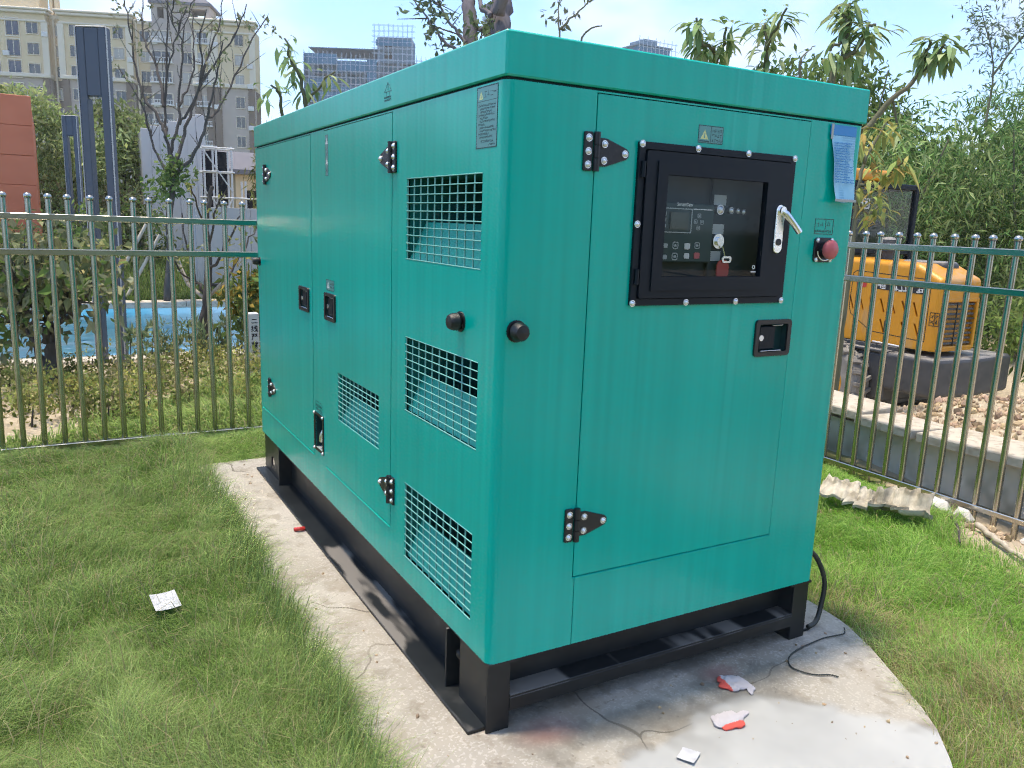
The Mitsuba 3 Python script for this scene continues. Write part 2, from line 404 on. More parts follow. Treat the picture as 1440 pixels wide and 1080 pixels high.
mat('plaster', {'type': 'bumpmap', 'scale': 1.0, 't': proc(lambda p, n, uv: fbm(p.x * 45, p.y * 45, p.z * 45, 4) * 0.006, 2e-3), 'b': {'type': 'diffuse', 'reflectance': proc(lambda p, n, uv: mix((0.28, 0.25, 0.19), (0.52, 0.485, 0.40), smoothstep(0.25, 0.65, fbm(p.x * 14, p.y * 14, p.z * 14, 4))))}})
mat('cable_black', {'type': 'roughplastic', 'alpha': 0.3, 'diffuse_reflectance': rgb(0.03, 0.035, 0.03)})

# ------------------------------------------------------------------ tree skeletons, world metres: (points, base radius, tip radius)
VASE = [([(0.71,13.11,-0.2),(0.79,13.07,0.85),(0.87,13.02,1.78),(0.87,13.02,2.06)],0.058,0.048),([(0.87,13.02,2.04),(0.83,13.17,2.56),(0.84,13.29,2.88),(0.92,13.36,3.81),(0.97,13.46,4.58),(1.0,13.56,5.04)],0.03,0.008),([(0.82,13.05,2.55),(0.76,13.21,2.78),(0.6,13.42,3.09),(0.53,13.59,3.31),(0.46,13.75,3.81),(0.42,13.9,4.41),(0.38,14.05,4.88)],0.03,0.008),([(0.8,13.06,3.02),(0.81,13.34,3.46),(0.7,13.68,3.93),(0.64,13.99,4.31),(0.69,14.25,4.91)],0.025,0.008),([(0.9,13.01,2.06),(0.9,13.11,2.39),(1.04,13.13,2.82),(1.05,13.22,3.17),(1.15,13.27,3.82),(1.19,13.35,4.24),(1.4,13.33,4.83)],0.03,0.008),([(0.92,12.99,2.09),(1.07,13.09,2.53),(1.21,13.18,2.93),(1.34,13.29,3.21),(1.53,13.36,3.88),(1.74,13.42,4.36),(1.86,13.53,4.95)],0.032,0.008),([(0.91,13.0,1.98),(1.08,12.7,2.14),(1.21,12.43,2.41),(1.33,12.17,2.82),(1.35,11.95,3.06),(1.42,11.71,3.49),(1.45,11.5,3.83)],0.034,0.008),([(1.01,12.94,2.75),(1.12,12.86,2.95),(1.44,12.65,3.57),(1.82,12.42,4.13),(2.0,12.29,4.61)],0.024,0.008),([(1.42,12.71,2.88),(1.6,12.89,3.0),(1.92,12.98,3.59),(2.25,13.08,4.27),(2.53,13.2,4.68)],0.022,0.008),([(0.84,13.04,1.94),(0.67,13.21,2.27),(0.6,13.33,2.64),(0.55,13.44,2.97),(0.43,13.58,3.26),(0.2,13.78,3.68)],0.022,0.008),([(1.02,12.94,3.03),(1.21,13.17,3.4),(1.35,13.43,4.02),(1.41,13.73,4.64)],0.018,0.008),([(1.26,12.8,3.15),(1.31,12.44,3.54),(1.24,12.16,3.91),(1.3,11.8,4.35)],0.016,0.008),([(0.87,13.03,3.46),(0.98,12.92,4.0),(1.17,12.78,4.53)],0.014,0.008),([(1.12,12.88,4.01),(0.92,12.68,4.31),(0.96,12.33,4.56)],0.012,0.008)]
SMALLTREE = [([(-0.99,5.97,-0.14),(-0.99,5.97,0.14),(-0.99,5.97,0.32)],0.055,0.042),([(-0.99,5.97,0.29),(-1.02,6.01,0.49),(-1.07,6.06,0.69),(-1.02,6.05,0.87),(-1.03,6.08,0.99)],0.04,0.008),([(-1.0,5.97,0.26),(-1.07,5.87,0.39),(-1.17,5.79,0.59),(-1.21,5.67,0.81),(-1.31,5.59,0.92)],0.032,0.008),([(-0.99,5.97,0.26),(-0.86,5.79,0.46),(-0.75,5.62,0.62),(-0.67,5.46,0.8)],0.025,0.008),([(-1.07,6.01,0.69),(-1.17,5.94,0.77),(-1.22,5.85,0.97)],0.018,0.008),([(-1.02,5.99,0.5),(-0.9,6.08,0.62),(-0.79,6.17,0.69),(-0.73,6.3,0.86)],0.02,0.008),([(-1.03,5.99,0.02),(-1.13,6.15,0.24),(-1.26,6.32,0.39),(-1.44,6.53,0.45)],0.03,0.008),([(-1.04,6.0,0.44),(-1.12,5.91,0.59),(-1.11,5.78,0.71),(-1.2,5.7,0.87)],0.018,0.008),([(-0.99,5.97,0.32),(-0.89,6.03,0.49),(-0.86,6.13,0.72),(-0.89,6.25,0.95)],0.02,0.008)]
LEANTREE = [([(0.38,7.43,-0.2),(0.43,7.4,0.14),(0.47,7.38,0.46),(0.5,7.36,0.87),(0.5,7.36,1.28),(0.56,7.33,1.63)],0.06,0.02),([(0.47,7.38,0.47),(0.38,7.48,0.64),(0.31,7.56,0.97),(0.29,7.62,1.34)],0.02,0.006),([(0.5,7.37,0.76),(0.59,7.17,0.92),(0.67,6.98,1.18),(0.78,6.78,1.43)],0.018,0.006),([(0.49,7.37,1.13),(0.39,7.14,1.35),(0.3,6.9,1.61)],0.014,0.006),([(0.49,7.37,0.61),(0.67,7.37,0.64),(0.8,7.41,0.87),(0.93,7.44,1.06),(1.04,7.48,1.23)],0.018,0.006),([(0.5,7.37,0.98),(0.55,7.17,1.35),(0.63,6.96,1.62)],0.014,0.006),([(0.38,7.43,0.62),(0.23,7.36,0.72),(0.11,7.26,0.97)],0.012,0.006)]
TOPTREE = [([(3.09,6.35,2.42),(3.1,6.51,3.23),(3.14,6.65,3.55),(3.17,6.8,3.87),(3.19,6.96,4.41)],0.09,0.06),([(3.3,6.23,2.57),(3.36,6.37,3.35),(3.44,6.49,3.7),(3.55,6.6,4.17)],0.13,0.1),([(3.28,6.24,3.49),(3.3,6.08,3.73),(3.35,5.91,4.1)],0.07,0.04),([(3.21,6.28,3.47),(3.23,6.58,3.69),(3.22,6.91,4.05)],0.03,0.015),([(3.0,6.4,3.09),(2.84,6.51,3.18),(2.68,6.62,3.37),(2.52,6.73,3.65)],0.02,0.006),([(2.99,6.4,3.2),(2.93,6.54,3.35),(2.81,6.7,3.58),(2.66,6.88,3.77)],0.02,0.006),([(3.22,6.28,3.28),(3.06,6.13,3.3),(2.89,5.99,3.24)],0.02,0.006)]
TWIG = [([(3.56,5.51,2.59),(3.62,5.57,3.25),(3.65,5.66,3.43),(3.71,5.73,3.69)],0.014,0.005),([(3.57,5.5,3.25),(3.73,5.47,3.4),(3.92,5.43,3.58)],0.014,0.005)]
BARE = [([(6.86,5.35,2.42),(6.84,5.36,3.13),(6.82,5.37,3.36)],0.025,0.015),([(6.82,5.37,3.36),(6.95,5.39,3.46),(7.08,5.41,3.54)],0.01,0.005),([(4.05,5.8,2.74),(4.02,5.77,3.29),(4.17,5.64,3.39)],0.02,0.006)]
SAP1 = [([(0.73,4.12,1.23),(0.71,4.12,1.87),(0.67,4.13,2.13),(0.63,4.13,2.31),(0.57,4.15,2.41),(0.54,4.15,2.53)],0.022,0.006),([(0.54,4.23,1.72),(0.52,4.18,2.05),(0.48,4.14,2.2),(0.42,4.11,2.21)],0.015,0.006),([(0.68,4.16,2.13),(0.74,4.02,2.24),(0.8,3.88,2.32)],0.01,0.006)]
SAP2 = [([(3.7,3.24,1.83),(3.57,3.23,2.61),(3.49,3.2,2.71),(3.36,3.2,2.75),(3.29,3.17,2.87)],0.022,0.008),([(3.62,3.28,2.62),(3.62,3.21,2.76),(3.59,3.16,2.86)],0.016,0.008)]
SAP3 = [([(4.19,3.19,1.74),(4.12,3.25,2.62),(4.12,3.27,2.87),(4.11,3.3,3.0)],0.024,0.008),([(4.1,3.24,2.78),(4.04,3.1,2.9),(3.99,2.96,3.0)],0.014,0.008)]
SAP4 = [([(4.44,2.82,1.75),(4.43,2.85,2.52),(4.51,2.83,2.71),(4.54,2.85,2.93),(4.56,2.87,3.12)],0.034,0.01),([(4.47,2.8,2.7),(4.53,2.73,2.76),(4.56,2.67,2.91),(4.58,2.62,2.92)],0.02,0.01),([(4.47,2.8,2.81),(4.36,2.79,2.78),(4.29,2.77,2.73)],0.012,0.01),([(4.48,2.79,2.94),(4.56,2.97,3.11)],0.012,0.01)]
SAP5 = [([(4.81,3.06,1.54),(4.91,3.0,2.06),(5.03,2.93,2.25),(5.17,2.85,2.47),(5.33,2.76,2.65),(5.38,2.73,2.86),(5.39,2.72,2.94)],0.034,0.01),([(5.34,2.76,2.65),(5.39,2.65,2.82),(5.37,2.58,2.89)],0.014,0.01),([(5.18,2.85,2.47),(5.22,2.81,2.27)],0.01,0.01)]
SAP6 = [([(4.16,2.28,0.9),(4.2,2.31,1.57),(4.25,2.33,1.88),(4.35,2.32,2.06),(4.44,2.31,2.19)],0.02,0.006),([(4.17,2.28,1.72),(4.18,2.14,1.69),(4.15,2.02,1.81),(4.09,1.91,1.87)],0.012,0.006),([(4.17,2.28,1.59),(4.41,2.36,1.53),(4.65,2.44,1.62)],0.01,0.006),([(4.18,2.27,1.87),(3.96,2.18,1.97),(3.82,2.04,2.06)],0.01,0.006)]
PROPA = [([(0.12,13.45,0.45),(0.48,13.42,1.13)],0.03,0.028),([(0.12,13.45,-0.1),(0.68,13.37,0.96)],0.03,0.028),([(1.01,12.94,0.21),(0.74,12.77,0.98)],0.03,0.028)]
PROPD = [([(0.45,7.39,0.46),(0.31,7.54,0.6),(0.23,7.65,0.83)],0.02,0.02),([(0.16,7.56,0.97),(0.29,7.42,0.64)],0.02,0.02),([(0.48,7.38,0.47),(0.68,7.3,0.69)],0.02,0.02)]

# ------------------------------------------------------------------ generator
L, W, Tz, Bz, Sz = 2.643, 1.25, 1.795, 0.207, 1.688
G = thing('generator', 'teal soundproof diesel generator with control panel, standing on a concrete pad', 'generator')


def cs(lo, hi):
    return m3.Manifold.cube([hi[0] - lo[0], hi[1] - lo[1], hi[2] - lo[2]]).translate([float(c) for c in lo])


def shell_profile():
    r, t, k = 0.024, 0.003, 10
    an = np.linspace(np.pi, 1.5 * np.pi, k)
    out = [(0, L)] + [(r + r * math.cos(a), r + r * math.sin(a)) for a in an] + [(W - r + r * math.cos(a), r + r * math.sin(a)) for a in an + np.pi / 2] + [(W, L)]
    inn = [(W - t, L)] + [(W - r + (r - t) * math.cos(a), r + (r - t) * math.sin(a)) for a in (an + np.pi / 2)[::-1]] + [(r + (r - t) * math.cos(a), r + (r - t) * math.sin(a)) for a in an[::-1]] + [(t, L)]
    return m3.CrossSection([out + inn])


shell = m3.Manifold.extrude(shell_profile(), Sz - Bz).translate([0, 0, Bz])
LOUV = [(0.105, 0.597, 1.245, 1.481), (0.103, 0.597, 0.775, 1.007), (0.110, 0.590, 0.289, 0.537)]
for (y0, y1, z0, z1) in LOUV:
    shell -= cs((-0.1, y0, z0), (0.04, y1, z1))
FD = (0.256, 1.016, 0.410, 1.684)          # front door
DB = (0.7165, 1.452, 0.345, 1.684)         # side door with the low louver
DA = (1.628, 2.606, 0.352, 1.684)          # rear side door
shell -= cs((FD[0], -0.1, FD[2]), (FD[1], 0.02, FD[3]))
for d in (DB, DA):
    shell -= cs((-0.1, d[0], d[2]), (0.02, d[1], d[3]))
PORT = (1.497, 1.606, 0.392, 0.538)        # recessed pipe port in the post between the side doors
shell -= cs((-0.1, PORT[0], PORT[2]), (0.02, PORT[1], PORT[3]))
shell -= cs((0.263, -0.1, Bz - 0.01), (0.2655, 0.02, FD[2]))      # the seam below the door's hinge edge
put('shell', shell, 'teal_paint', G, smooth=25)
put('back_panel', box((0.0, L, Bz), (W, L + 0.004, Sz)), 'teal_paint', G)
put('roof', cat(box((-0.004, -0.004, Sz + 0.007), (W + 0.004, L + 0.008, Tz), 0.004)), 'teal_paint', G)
put('roof_gasket', box((0.006, 0.006, Sz), (W - 0.006, L - 0.004, Sz + 0.0065)), 'dark_foam', G)
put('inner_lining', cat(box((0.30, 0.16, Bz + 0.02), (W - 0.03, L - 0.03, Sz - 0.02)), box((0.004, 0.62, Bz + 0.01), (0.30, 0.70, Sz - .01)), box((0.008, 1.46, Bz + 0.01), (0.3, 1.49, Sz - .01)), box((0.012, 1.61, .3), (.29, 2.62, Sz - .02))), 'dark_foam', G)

# doors
gap = 0.0028


def door(name, plane, a0, a1, z0, z1, holes=(), parent=G):
    if plane == 'front':
        m = cs((a0 + gap, -0.0012, z0 + gap), (a1 - gap, 0.014, z1 - gap))
        for h in holes:
            m -= cs((h[0], -0.1, h[2]), (h[1], 0.1, h[3]))
        e = [box((a0 + gap, -0.0022, z0 + gap), (a1 - gap, -0.0004, z0 + gap + 0.004), 0.0008)]
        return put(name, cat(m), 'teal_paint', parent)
    m = cs((-0.0012, a0 + gap, z0 + gap), (0.014, a1 - gap, z1 - gap))
    for h in holes:
        m -= cs((-0.1, h[0], h[2]), (0.1, h[1], h[3]))
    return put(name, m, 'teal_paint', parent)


CW_ = (0.402, 0.940, 1.172, 1.564)         # control opening
LK = (0.872, 1.002, 1.006, 1.097)          # lock opening
LB = (0.830, 1.287, 0.583, 0.772)
fd = door('front_door', 'front', *FD, holes=(CW_, LK))
sd1 = door('side_door', 'side', *DB, holes=(LB, (1.315, 1.427, 0.972, 1.058)))
sd2 = door('side_door', 'side', *DA, holes=((1.682, 1.810, 0.972, 1.052),))
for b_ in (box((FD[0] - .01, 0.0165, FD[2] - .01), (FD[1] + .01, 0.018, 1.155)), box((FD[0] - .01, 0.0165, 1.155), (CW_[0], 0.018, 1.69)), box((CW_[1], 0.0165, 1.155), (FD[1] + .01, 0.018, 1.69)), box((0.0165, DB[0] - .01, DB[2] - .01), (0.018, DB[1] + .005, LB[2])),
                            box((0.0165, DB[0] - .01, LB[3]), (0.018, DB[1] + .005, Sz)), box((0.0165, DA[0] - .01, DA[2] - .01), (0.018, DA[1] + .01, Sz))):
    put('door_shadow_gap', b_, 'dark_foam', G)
# stiffening lips: the door edges carry a fine bright line
for (a, b, c, d, pl) in ((FD[0], FD[1], FD[2], FD[3], 'f'),):
    put('door_lip', box((a, -0.004, c - 0.004), (b, 0.0, c - 0.0012), 0.0008), 'teal_paint', G)
for d in (DB, DA):
    put('door_lip', box((-0.004, d[0], d[2] - 0.004), (0.0, d[1], d[2] - 0.0012), 0.0008), 'teal_paint', G)

# louvers: welded wire mesh in front of a sloping baffle inside a duct


def louver(y0, y1, z0, z1, cols=10, rows=10):
    k = tag(num('louver', G))
    wires = []
    for i in range(cols + 1):
        y = y0 + (y1 - y0) * i / cols
        wires.append(tube([(0.004, y, z0 - 0.002), (0.004, y, z1 + 0.002)], 0.0026, 5, False))
    for j in range(rows + 1):
        z = z0 + (z1 - z0) * j / rows
        wires.append(tube([(0.0005, y0 - 0.002, z), (0.0005, y1 + 0.002, z)], 0.0019, 5, False))
    put('wire_mesh', cat(*wires), 'teal_wire', k, smooth=True)
    h = z1 - z0; dp = 0.066
    base = np.array([(0.012, y0 - 0.004, z0 - 0.001), (0.012, y1 + 0.004, z0 - 0.001), (dp, y1 + 0.004, z0 + h * 0.47), (dp, y0 - 0.004, z0 + h * 0.47)])
    put('baffle', (np.vstack([base, base + [0.001, 0, -0.002]]), np.array([[0, 2, 1], [0, 3, 2], [4, 5, 6], [4, 6, 7], [0, 1, 5], [0, 5, 4], [1, 2, 6], [1, 6, 5], [2, 3, 7], [2, 7, 6], [3, 0, 4], [3, 4, 7]])), 'teal_galvanised', k)
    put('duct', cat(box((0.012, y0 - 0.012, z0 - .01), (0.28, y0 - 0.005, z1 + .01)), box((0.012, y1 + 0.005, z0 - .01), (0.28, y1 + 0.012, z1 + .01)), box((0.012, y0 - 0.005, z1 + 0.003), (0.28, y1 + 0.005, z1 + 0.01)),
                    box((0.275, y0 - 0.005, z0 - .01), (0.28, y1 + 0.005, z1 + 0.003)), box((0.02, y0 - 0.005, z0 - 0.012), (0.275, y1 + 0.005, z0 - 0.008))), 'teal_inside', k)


for q in LOUV:
    louver(*q)
louver(LB[0], LB[1], LB[2], LB[3], 10, 10)


# hinges


def bolt(c, axis, r=0.008, n=10):
    c = np.array(c, float); a = np.array(axis, float)
    return cat(cyl(c, c + a * 0.0025, r * 1.25, n), dome(c + a * 0.0025, a, r * 0.95, r * 0.75, n, 4))


def hinge(x, z, place, flip=1, h=0.094):
    """Fixed leaf beside the seam, barrel over it, tapering strap on the door; flip = -1 mirrors it."""
    k = tag(num('hinge', G))
    leaf = plate(0.026, h, 0.004, 0.006, 0.0015)
    lv = arr(leaf)[0] + [-0.023 * flip, 0, 0]
    strap = Polygon([(0.008 * flip, -0.034), (0.03 * flip, -0.034), (0.094 * flip, -0.013), (0.101 * flip, -0.006), (0.101 * flip, 0.006), (0.094 * flip, 0.013), (0.03 * flip, 0.034), (0.008 * flip, 0.034)])
    st = extrude(strap, 0.005)
    barrel = [cyl((0, z0, 0.007), (0, z1, 0.007), 0.0085, 12) for z0, z1 in ((-h / 2, -h / 6 - 0.001), (-h / 6 + 0.001, h / 6 - 0.001), (h / 6 + 0.001, h / 2))]
    put('hinge_leaf', place(cat((lv, arr(leaf)[1]), st, *barrel), x, z), 'black_plastic', k)
    pts = [(-0.024 * flip, s * h * 0.34) for s in (-1, 0, 1)] + [(0.024 * flip, -0.02), (0.024 * flip, 0.02), (0.088 * flip, 0)]
    for q in pts:
        put('bolt', place(bolt((q[0], q[1], 0.005), (0, 0, 1), 0.0078), x, z), 'zinc', k, smooth=40)


hinge(0.257, 1.543, lambda m, x, z: on_front(m, x, z, -0.001))
hinge(0.257, 0.565, lambda m, x, z: on_front(m, x, z, -0.001))
hinge(0.715, 1.548, lambda m, y, z: on_side(m, y, z, -0.001), -1)
hinge(0.715, 0.477, lambda m, y, z: on_side(m, y, z, -0.001), -1)
hinge(2.415, 1.552, lambda m, y, z: on_side(m, y, z, -0.001), 1)
hinge(2.415, 0.492, lambda m, y, z: on_side(m, y, z, -0.001), 1)

# flush paddle latches


def latch(place, a, z, w, h, flip=1):
    k = tag(num('paddle_latch', G))
    rim = rounded(w, h, 0.012).difference(rounded(w - 0.03, h - 0.026, 0.006))
    put('latch_frame', place(cat(extrude(rim, 0.007)), a, z), 'black_plastic', k, smooth=30)
    cup = cat(box((-w / 2 + .013, -h / 2 + .011, -0.022), (w / 2 - .013, h / 2 - .011, -0.0205)), box((-w / 2 + .012, -h / 2 + .011, -0.02), (-w / 2 + .0145, h / 2 - .011, 0.0)), box((w / 2 - .0145, -h / 2 + .011, -0.02), (w / 2 - .012, h / 2 - .011, 0.0)))
    put('latch_cup', place(cup, a, z), 'dark_foam', k)
    put('paddle', place(box((-w * 0.34 if flip > 0 else -w * 0.12, -h * 0.33, -0.014), (w * 0.12 if flip > 0 else w * 0.34, h * 0.33, -0.002), 0.004), a, z), 'black_coat', k)
    put('paddle_edge', place(cat(box((-w * 0.3, -h * 0.37, -0.002), (w * 0.28, -h * 0.345, 0.004), 0.001), box((-w * 0.02, h * 0.33, -0.002), (w * 0.28, h * 0.355, 0.004), 0.001)), a, z), 'zinc', k)
    put('key_cylinder', place(cat(cyl((-w * 0.29 * flip, 0.0, -0.014), (-w * 0.29 * flip, 0.0, 0.001), 0.009, 16)), a, z), 'zinc', k, smooth=40)


latch(lambda m, x, z: on_front(m, x, z, -0.0012), 0.9375, 1.0515, 0.148, 0.110)
latch(lambda m, y, z: on_side(m, y, z, -0.0012), 1.372, 1.015, 0.135, 0.108)
latch(lambda m, y, z: on_side(m, y, z, -0.0012), 1.746, 1.012, 0.150, 0.104)

# recessed pipe port
k = tag(num('pipe_port', G))
yc, zc = (PORT[0] + PORT[1]) / 2, (PORT[2] + PORT[3]) / 2
put('port_frame', on_side(extrude(rounded(0.135, 0.166, 0.004).difference(rounded(0.108, 0.146, 0.003)), 0.004), yc, zc), 'black_plastic', k)
put('port_cup', cat(box((0.09, PORT[0], PORT[2]), (0.094, PORT[1], PORT[3])), box((0.0, PORT[0] - .004, PORT[2] - .003), (0.09, PORT[0], PORT[3])), box((0.0, PORT[1], PORT[2] - .003), (0.09, PORT[1] + .004, PORT[3])), box((0, PORT[0], PORT[3]), (0.09, PORT[1], PORT[3] + .003))), 'dark_foam', k)
put('port_floor', box((0.0, PORT[0], PORT[2] - .004), (0.09, PORT[1], PORT[2])), 'label_grey', k)
put('pipe_elbow', tube(smooth_path([(0.085, yc - 0.02, zc + 0.02), (0.03, yc - 0.012, zc + 0.018), (0.012, yc, zc - 0.012), (0.012, yc + 0.012, zc - 0.04)], 5), 0.011, 12), 'zinc', k, smooth=40)
for sy in (-1, 1):
    for sz in (-1, 1):
        put('bolt', bolt((-0.004, yc + sy * 0.06, zc + sz * 0.077), (-1, 0, 0), 0.006), 'zinc', k, smooth=40)

# round rubber plugs


def knob(c, axis, r=0.024):
    c = np.array(c, float); a = np.array(axis, float)
    m = cat(cyl(c, c + a * 0.004, r * 1.15, 24), tube([c + a * s for s in (0.004, 0.012, 0.028, 0.036, 0.038)], [r * .8, r, r * .93, r * .75, .001], 24))
    put('rubber_plug', m, 'black_plastic', G, smooth=35)


knob((0.0, 0.209, 1.101), (-1, 0, 0)); knob((0.0, 2.600, 1.124), (-1, 0, 0), 0.02); knob((0.050, -0.0, 1.101), (0, -1, 0))

# control panel
cp = tag(num('control_panel', G))
fr = extrude(rounded(0.568, 0.421, 0.004).difference(rounded(0.528, 0.386, 0.003)), 0.009)
X0, Z0 = 0.6725, 1.3685
put('panel_frame', on_front(fr, X0, Z0, -0.0012), 'black_coat', cp)
for q in [(0.396, 1.573), (0.583, 1.574), (0.767, 1.574), (0.950, 1.573), (0.395, 1.371), (0.395, 1.165), (0.580, 1.165), (0.766, 1.165), (0.950, 1.165)]:
    put('panel_bolt', bolt((q[0], -0.010, q[1]), (0, -1, 0), 0.0076), 'zinc', cp, smooth=40)
dr_ = extrude(rounded(0.520, 0.380, 0.006).difference(Polygon([(-.1905, -.1325), (.1735, -.1325), (.1735, .1325), (-.1905, .1325)])), 0.014)
put('panel_door', on_front(dr_, 0.671, 1.368, -0.002), 'black_coat', cp)
bz = extrude(Polygon([(-.224, -.170), (.199, -.170), (.199, .166), (-.224, .166)]).difference(Polygon([(-.1905, -.1325), (.1735, -.1325), (.1735, .1325), (-.1905, .1325)])), 0.004)
put('window_bezel', on_front(bz, 0.671, 1.368, -0.0162), 'black_coat', cp)
g = box((0.481, -0.008, 1.236), (0.844, -0.0065, 1.500))
put('window_pane', (np.array([(0.4805, -0.010, 1.2355), (0.8445, -0.010, 1.2355), (0.8445, -0.010, 1.5005), (0.4805, -0.010, 1.5005)]), np.array([[0, 1, 2], [0, 2, 3]])), 'smoked_pane', cp)
put('panel_housing', cat(box((0.405, 0.060, 1.175), (0.937, 0.064, 1.561)), box((0.403, 0.0, 1.175), (0.407, 0.060, 1.561)), box((0.935, 0.0, 1.175), (0.939, 0.06, 1.561)), box((0.407, 0.0, 1.173), (0.935, 0.06, 1.177)), box((0.407, 0.0, 1.559), (0.935, 0.06, 1.563))), 'panel_dark', cp)
cy = 0.022                                                     # face of the controller behind the pane
put('controller', box((0.458, cy, 1.272), (0.690, 0.058, 1.432), 0.003), 'controller_face', cp)
put('screen', box((0.531, cy - 0.0035, 1.362), (0.594, cy - .0005, 1.407)), 'screen', cp)
fr2 = extrude(rounded(0.109, 0.066, 0.002).difference(rounded(0.104, 0.061, 0.002)), 0.002)
put('screen_rim', on_front(fr2, 0.553, 1.385, cy - .0002), 'label_grey', cp)
put('screen_icons', cat(*[on_front(extrude(rounded(0.012, 0.010, 0.002).difference(rounded(0.008, 0.006, 0.001)), 0.0008), 0.511, z, cy - .0002) for z in (1.370, 1.387, 1.402)]), 'label_grey', cp)
t = meshkit.text_mesh('SmartGen', 0.0085, 0.0006, True); t.apply_translation([-t.bounds[1][0] / 2, 0, 0])
put('controller_lettering', on_front(t, 0.579, 1.4245, cy - .0002), 'white_paint', cp)
put('controller_edge', box((0.612, cy - .001, 1.4165), (0.680, cy - .0002, 1.4185)), 'zinc', cp)
for (bx, bz_, m_, s) in [(0.484, 1.303, 'label_grey', .008), (0.521, 1.317, 'label_grey', .007), (0.556, 1.318, 'panel_ring', .010), (0.598, 1.3165, 'white_paint', .010), (0.634, 1.319, 'panel_ring', .009),
                         (0.521, 1.286, 'label_grey', .007), (0.556, 1.288, 'panel_ring', .010), (0.598, 1.290, 'white_paint', .009), (0.635, 1.291, 'pink_red', .010), (0.634, 1.400, 'panel_ring', .006), (0.622, 1.384, 'panel_ring', .006), (0.645, 1.383, 'panel_ring', .006), (0.633, 1.367, 'panel_ring', .006)]:
    if m_ == 'panel_ring':
        put('push_button', on_front(extrude(rounded(2 * s, 2 * s, s * .5).difference(rounded(1.55 * s, 1.55 * s, s * .4)).union(rounded(s * .8, s * .7, s * .2)), 0.0012), bx, bz_, cy - .0002), 'label_grey', cp)
    else:
        put('push_button', on_front(plate(2 * s, 1.7 * s, s * .4, 0.0018), bx, bz_, cy - .0002), m_, cp)
cy2 = 0.045
put('switch_plate', box((0.700, cy2, 1.215), (0.838, 0.059, 1.525), 0.002), 'panel_dark', cp)
for (x, z) in [(0.728, 1.447), (0.727, 1.366), (0.722, 1.290)]:
    put('name_plate', on_front(plate(0.046, 0.028, 0.001, 0.001), x, z, cy2 - .0002), 'label_grey', cp)
for (x, z, r) in [(0.724, 1.420, .014), (0.766, 1.420, .009), (0.792, 1.419, .007), (0.815, 1.417, .008), (0.681, 1.417, .005)]:
    put('switch_stud', cat(cyl((x, cy2, z), (x, cy2 - .010, z), r, 16), dome((x, cy2 - .010, z), (0, -1, 0), r * .8, .005, 14)), 'zinc', cp, smooth=40)
put('key_switch', cat(cyl((0.728, cy2, 1.332), (0.728, cy2 - .008, 1.332), .021, 24), cyl((0.728, cy2 - .008, 1.332), (0.728, cy2 - .016, 1.332), .012, 20), tube([(0.738, cy2 - .014 + 0.0, 1.320), (0.745, cy2 - .016, 1.300), (0.752, cy2 - .014, 1.288)], 0.0022, 6)), 'chrome', cp, smooth=40)
put('key_bow', on_front(cat(extrude(rounded(0.036, 0.019, 0.008).difference(rounded(.022, .008, .003)), 0.003)), 0.757, 1.281, cy2 - .014), 'chrome', cp)
put('red_key_tag', on_front(cat(plate(0.046, 0.056, 0.02, 0.004)), 0.748, 1.252, cy2 - .009), 'red_plastic', cp, smooth=30)
put('maker_mark', cat(on_front(extrude(rounded(0.012, .012, .006).difference(rounded(.006, .006, .003)), .0006), .826, 1.262, -.0102), on_front(plate(.02, .004, .001, .0006), .826, 1.249, -.0102)), 'white_paint', cp)
# cam handle
hd = tag(num('cam_handle', G))
put('handle_plate', on_front(plate(0.034, 0.138, 0.0165, 0.007, 0.002), 0.903, 1.372, -0.0162), 'chrome', hd, smooth=30)
put('handle_lever', cat(tube([(0.904, -0.024, 1.425), (0.912, -0.035, 1.415), (0.938, -0.046, 1.385), (0.957, -0.048, 1.366)], [.009, .010, .009, .0095], 10), cyl((0.904, -0.022, 1.424), (0.904, -0.032, 1.424), .012, 16)), 'chrome', hd, smooth=40)
put('handle_lock', cyl((0.903, -0.023, 1.335), (0.903, -0.0255, 1.335), 0.010, 16), 'black_plastic', hd)
put('panel_hinge', cat(*[cyl((0.402, -0.014, z), (0.402, -0.014, z + .04), .006, 10) for z in (1.215, 1.49)]), 'black_coat', cp, smooth=40)

# emergency stop
es = tag(num('emergency_stop', G), 'red mushroom stop button on a black bolted plate')
put('stop_plate', on_front(plate(0.080, 0.074, 0.012, 0.006, 0.0015), 1.119, 1.315, 0), 'black_plastic', es)
put('stop_collar', cyl((1.119, -.006, 1.315), (1.119, -.022, 1.315), 0.023, 20), 'black_plastic', es, smooth=40)
put('stop_button', tube([(1.119, y, 1.317) for y in (-.020, -.026, -.036, -.043, -.046)], [.024, .029, .029, .021, .001], 24), 'pink_red', es, smooth=50)
ang = np.linspace(np.pi * 1.05, np.pi * 1.95, 16)
put('stop_guard', tube([(1.119 + .034 * math.cos(a), -.012, 1.316 + .032 * math.sin(a)) for a in ang], 0.0022, 8), 'zinc', es, smooth=40)
for sx in (-1, 1):
    for sz in (-1, 1):
        put('bolt', bolt((1.119 + sx * .031, -.006, 1.315 + sz * .029), (0, -1, 0), 0.006), 'zinc', es, smooth=40)

# decals: film, frame lines and small printed marks


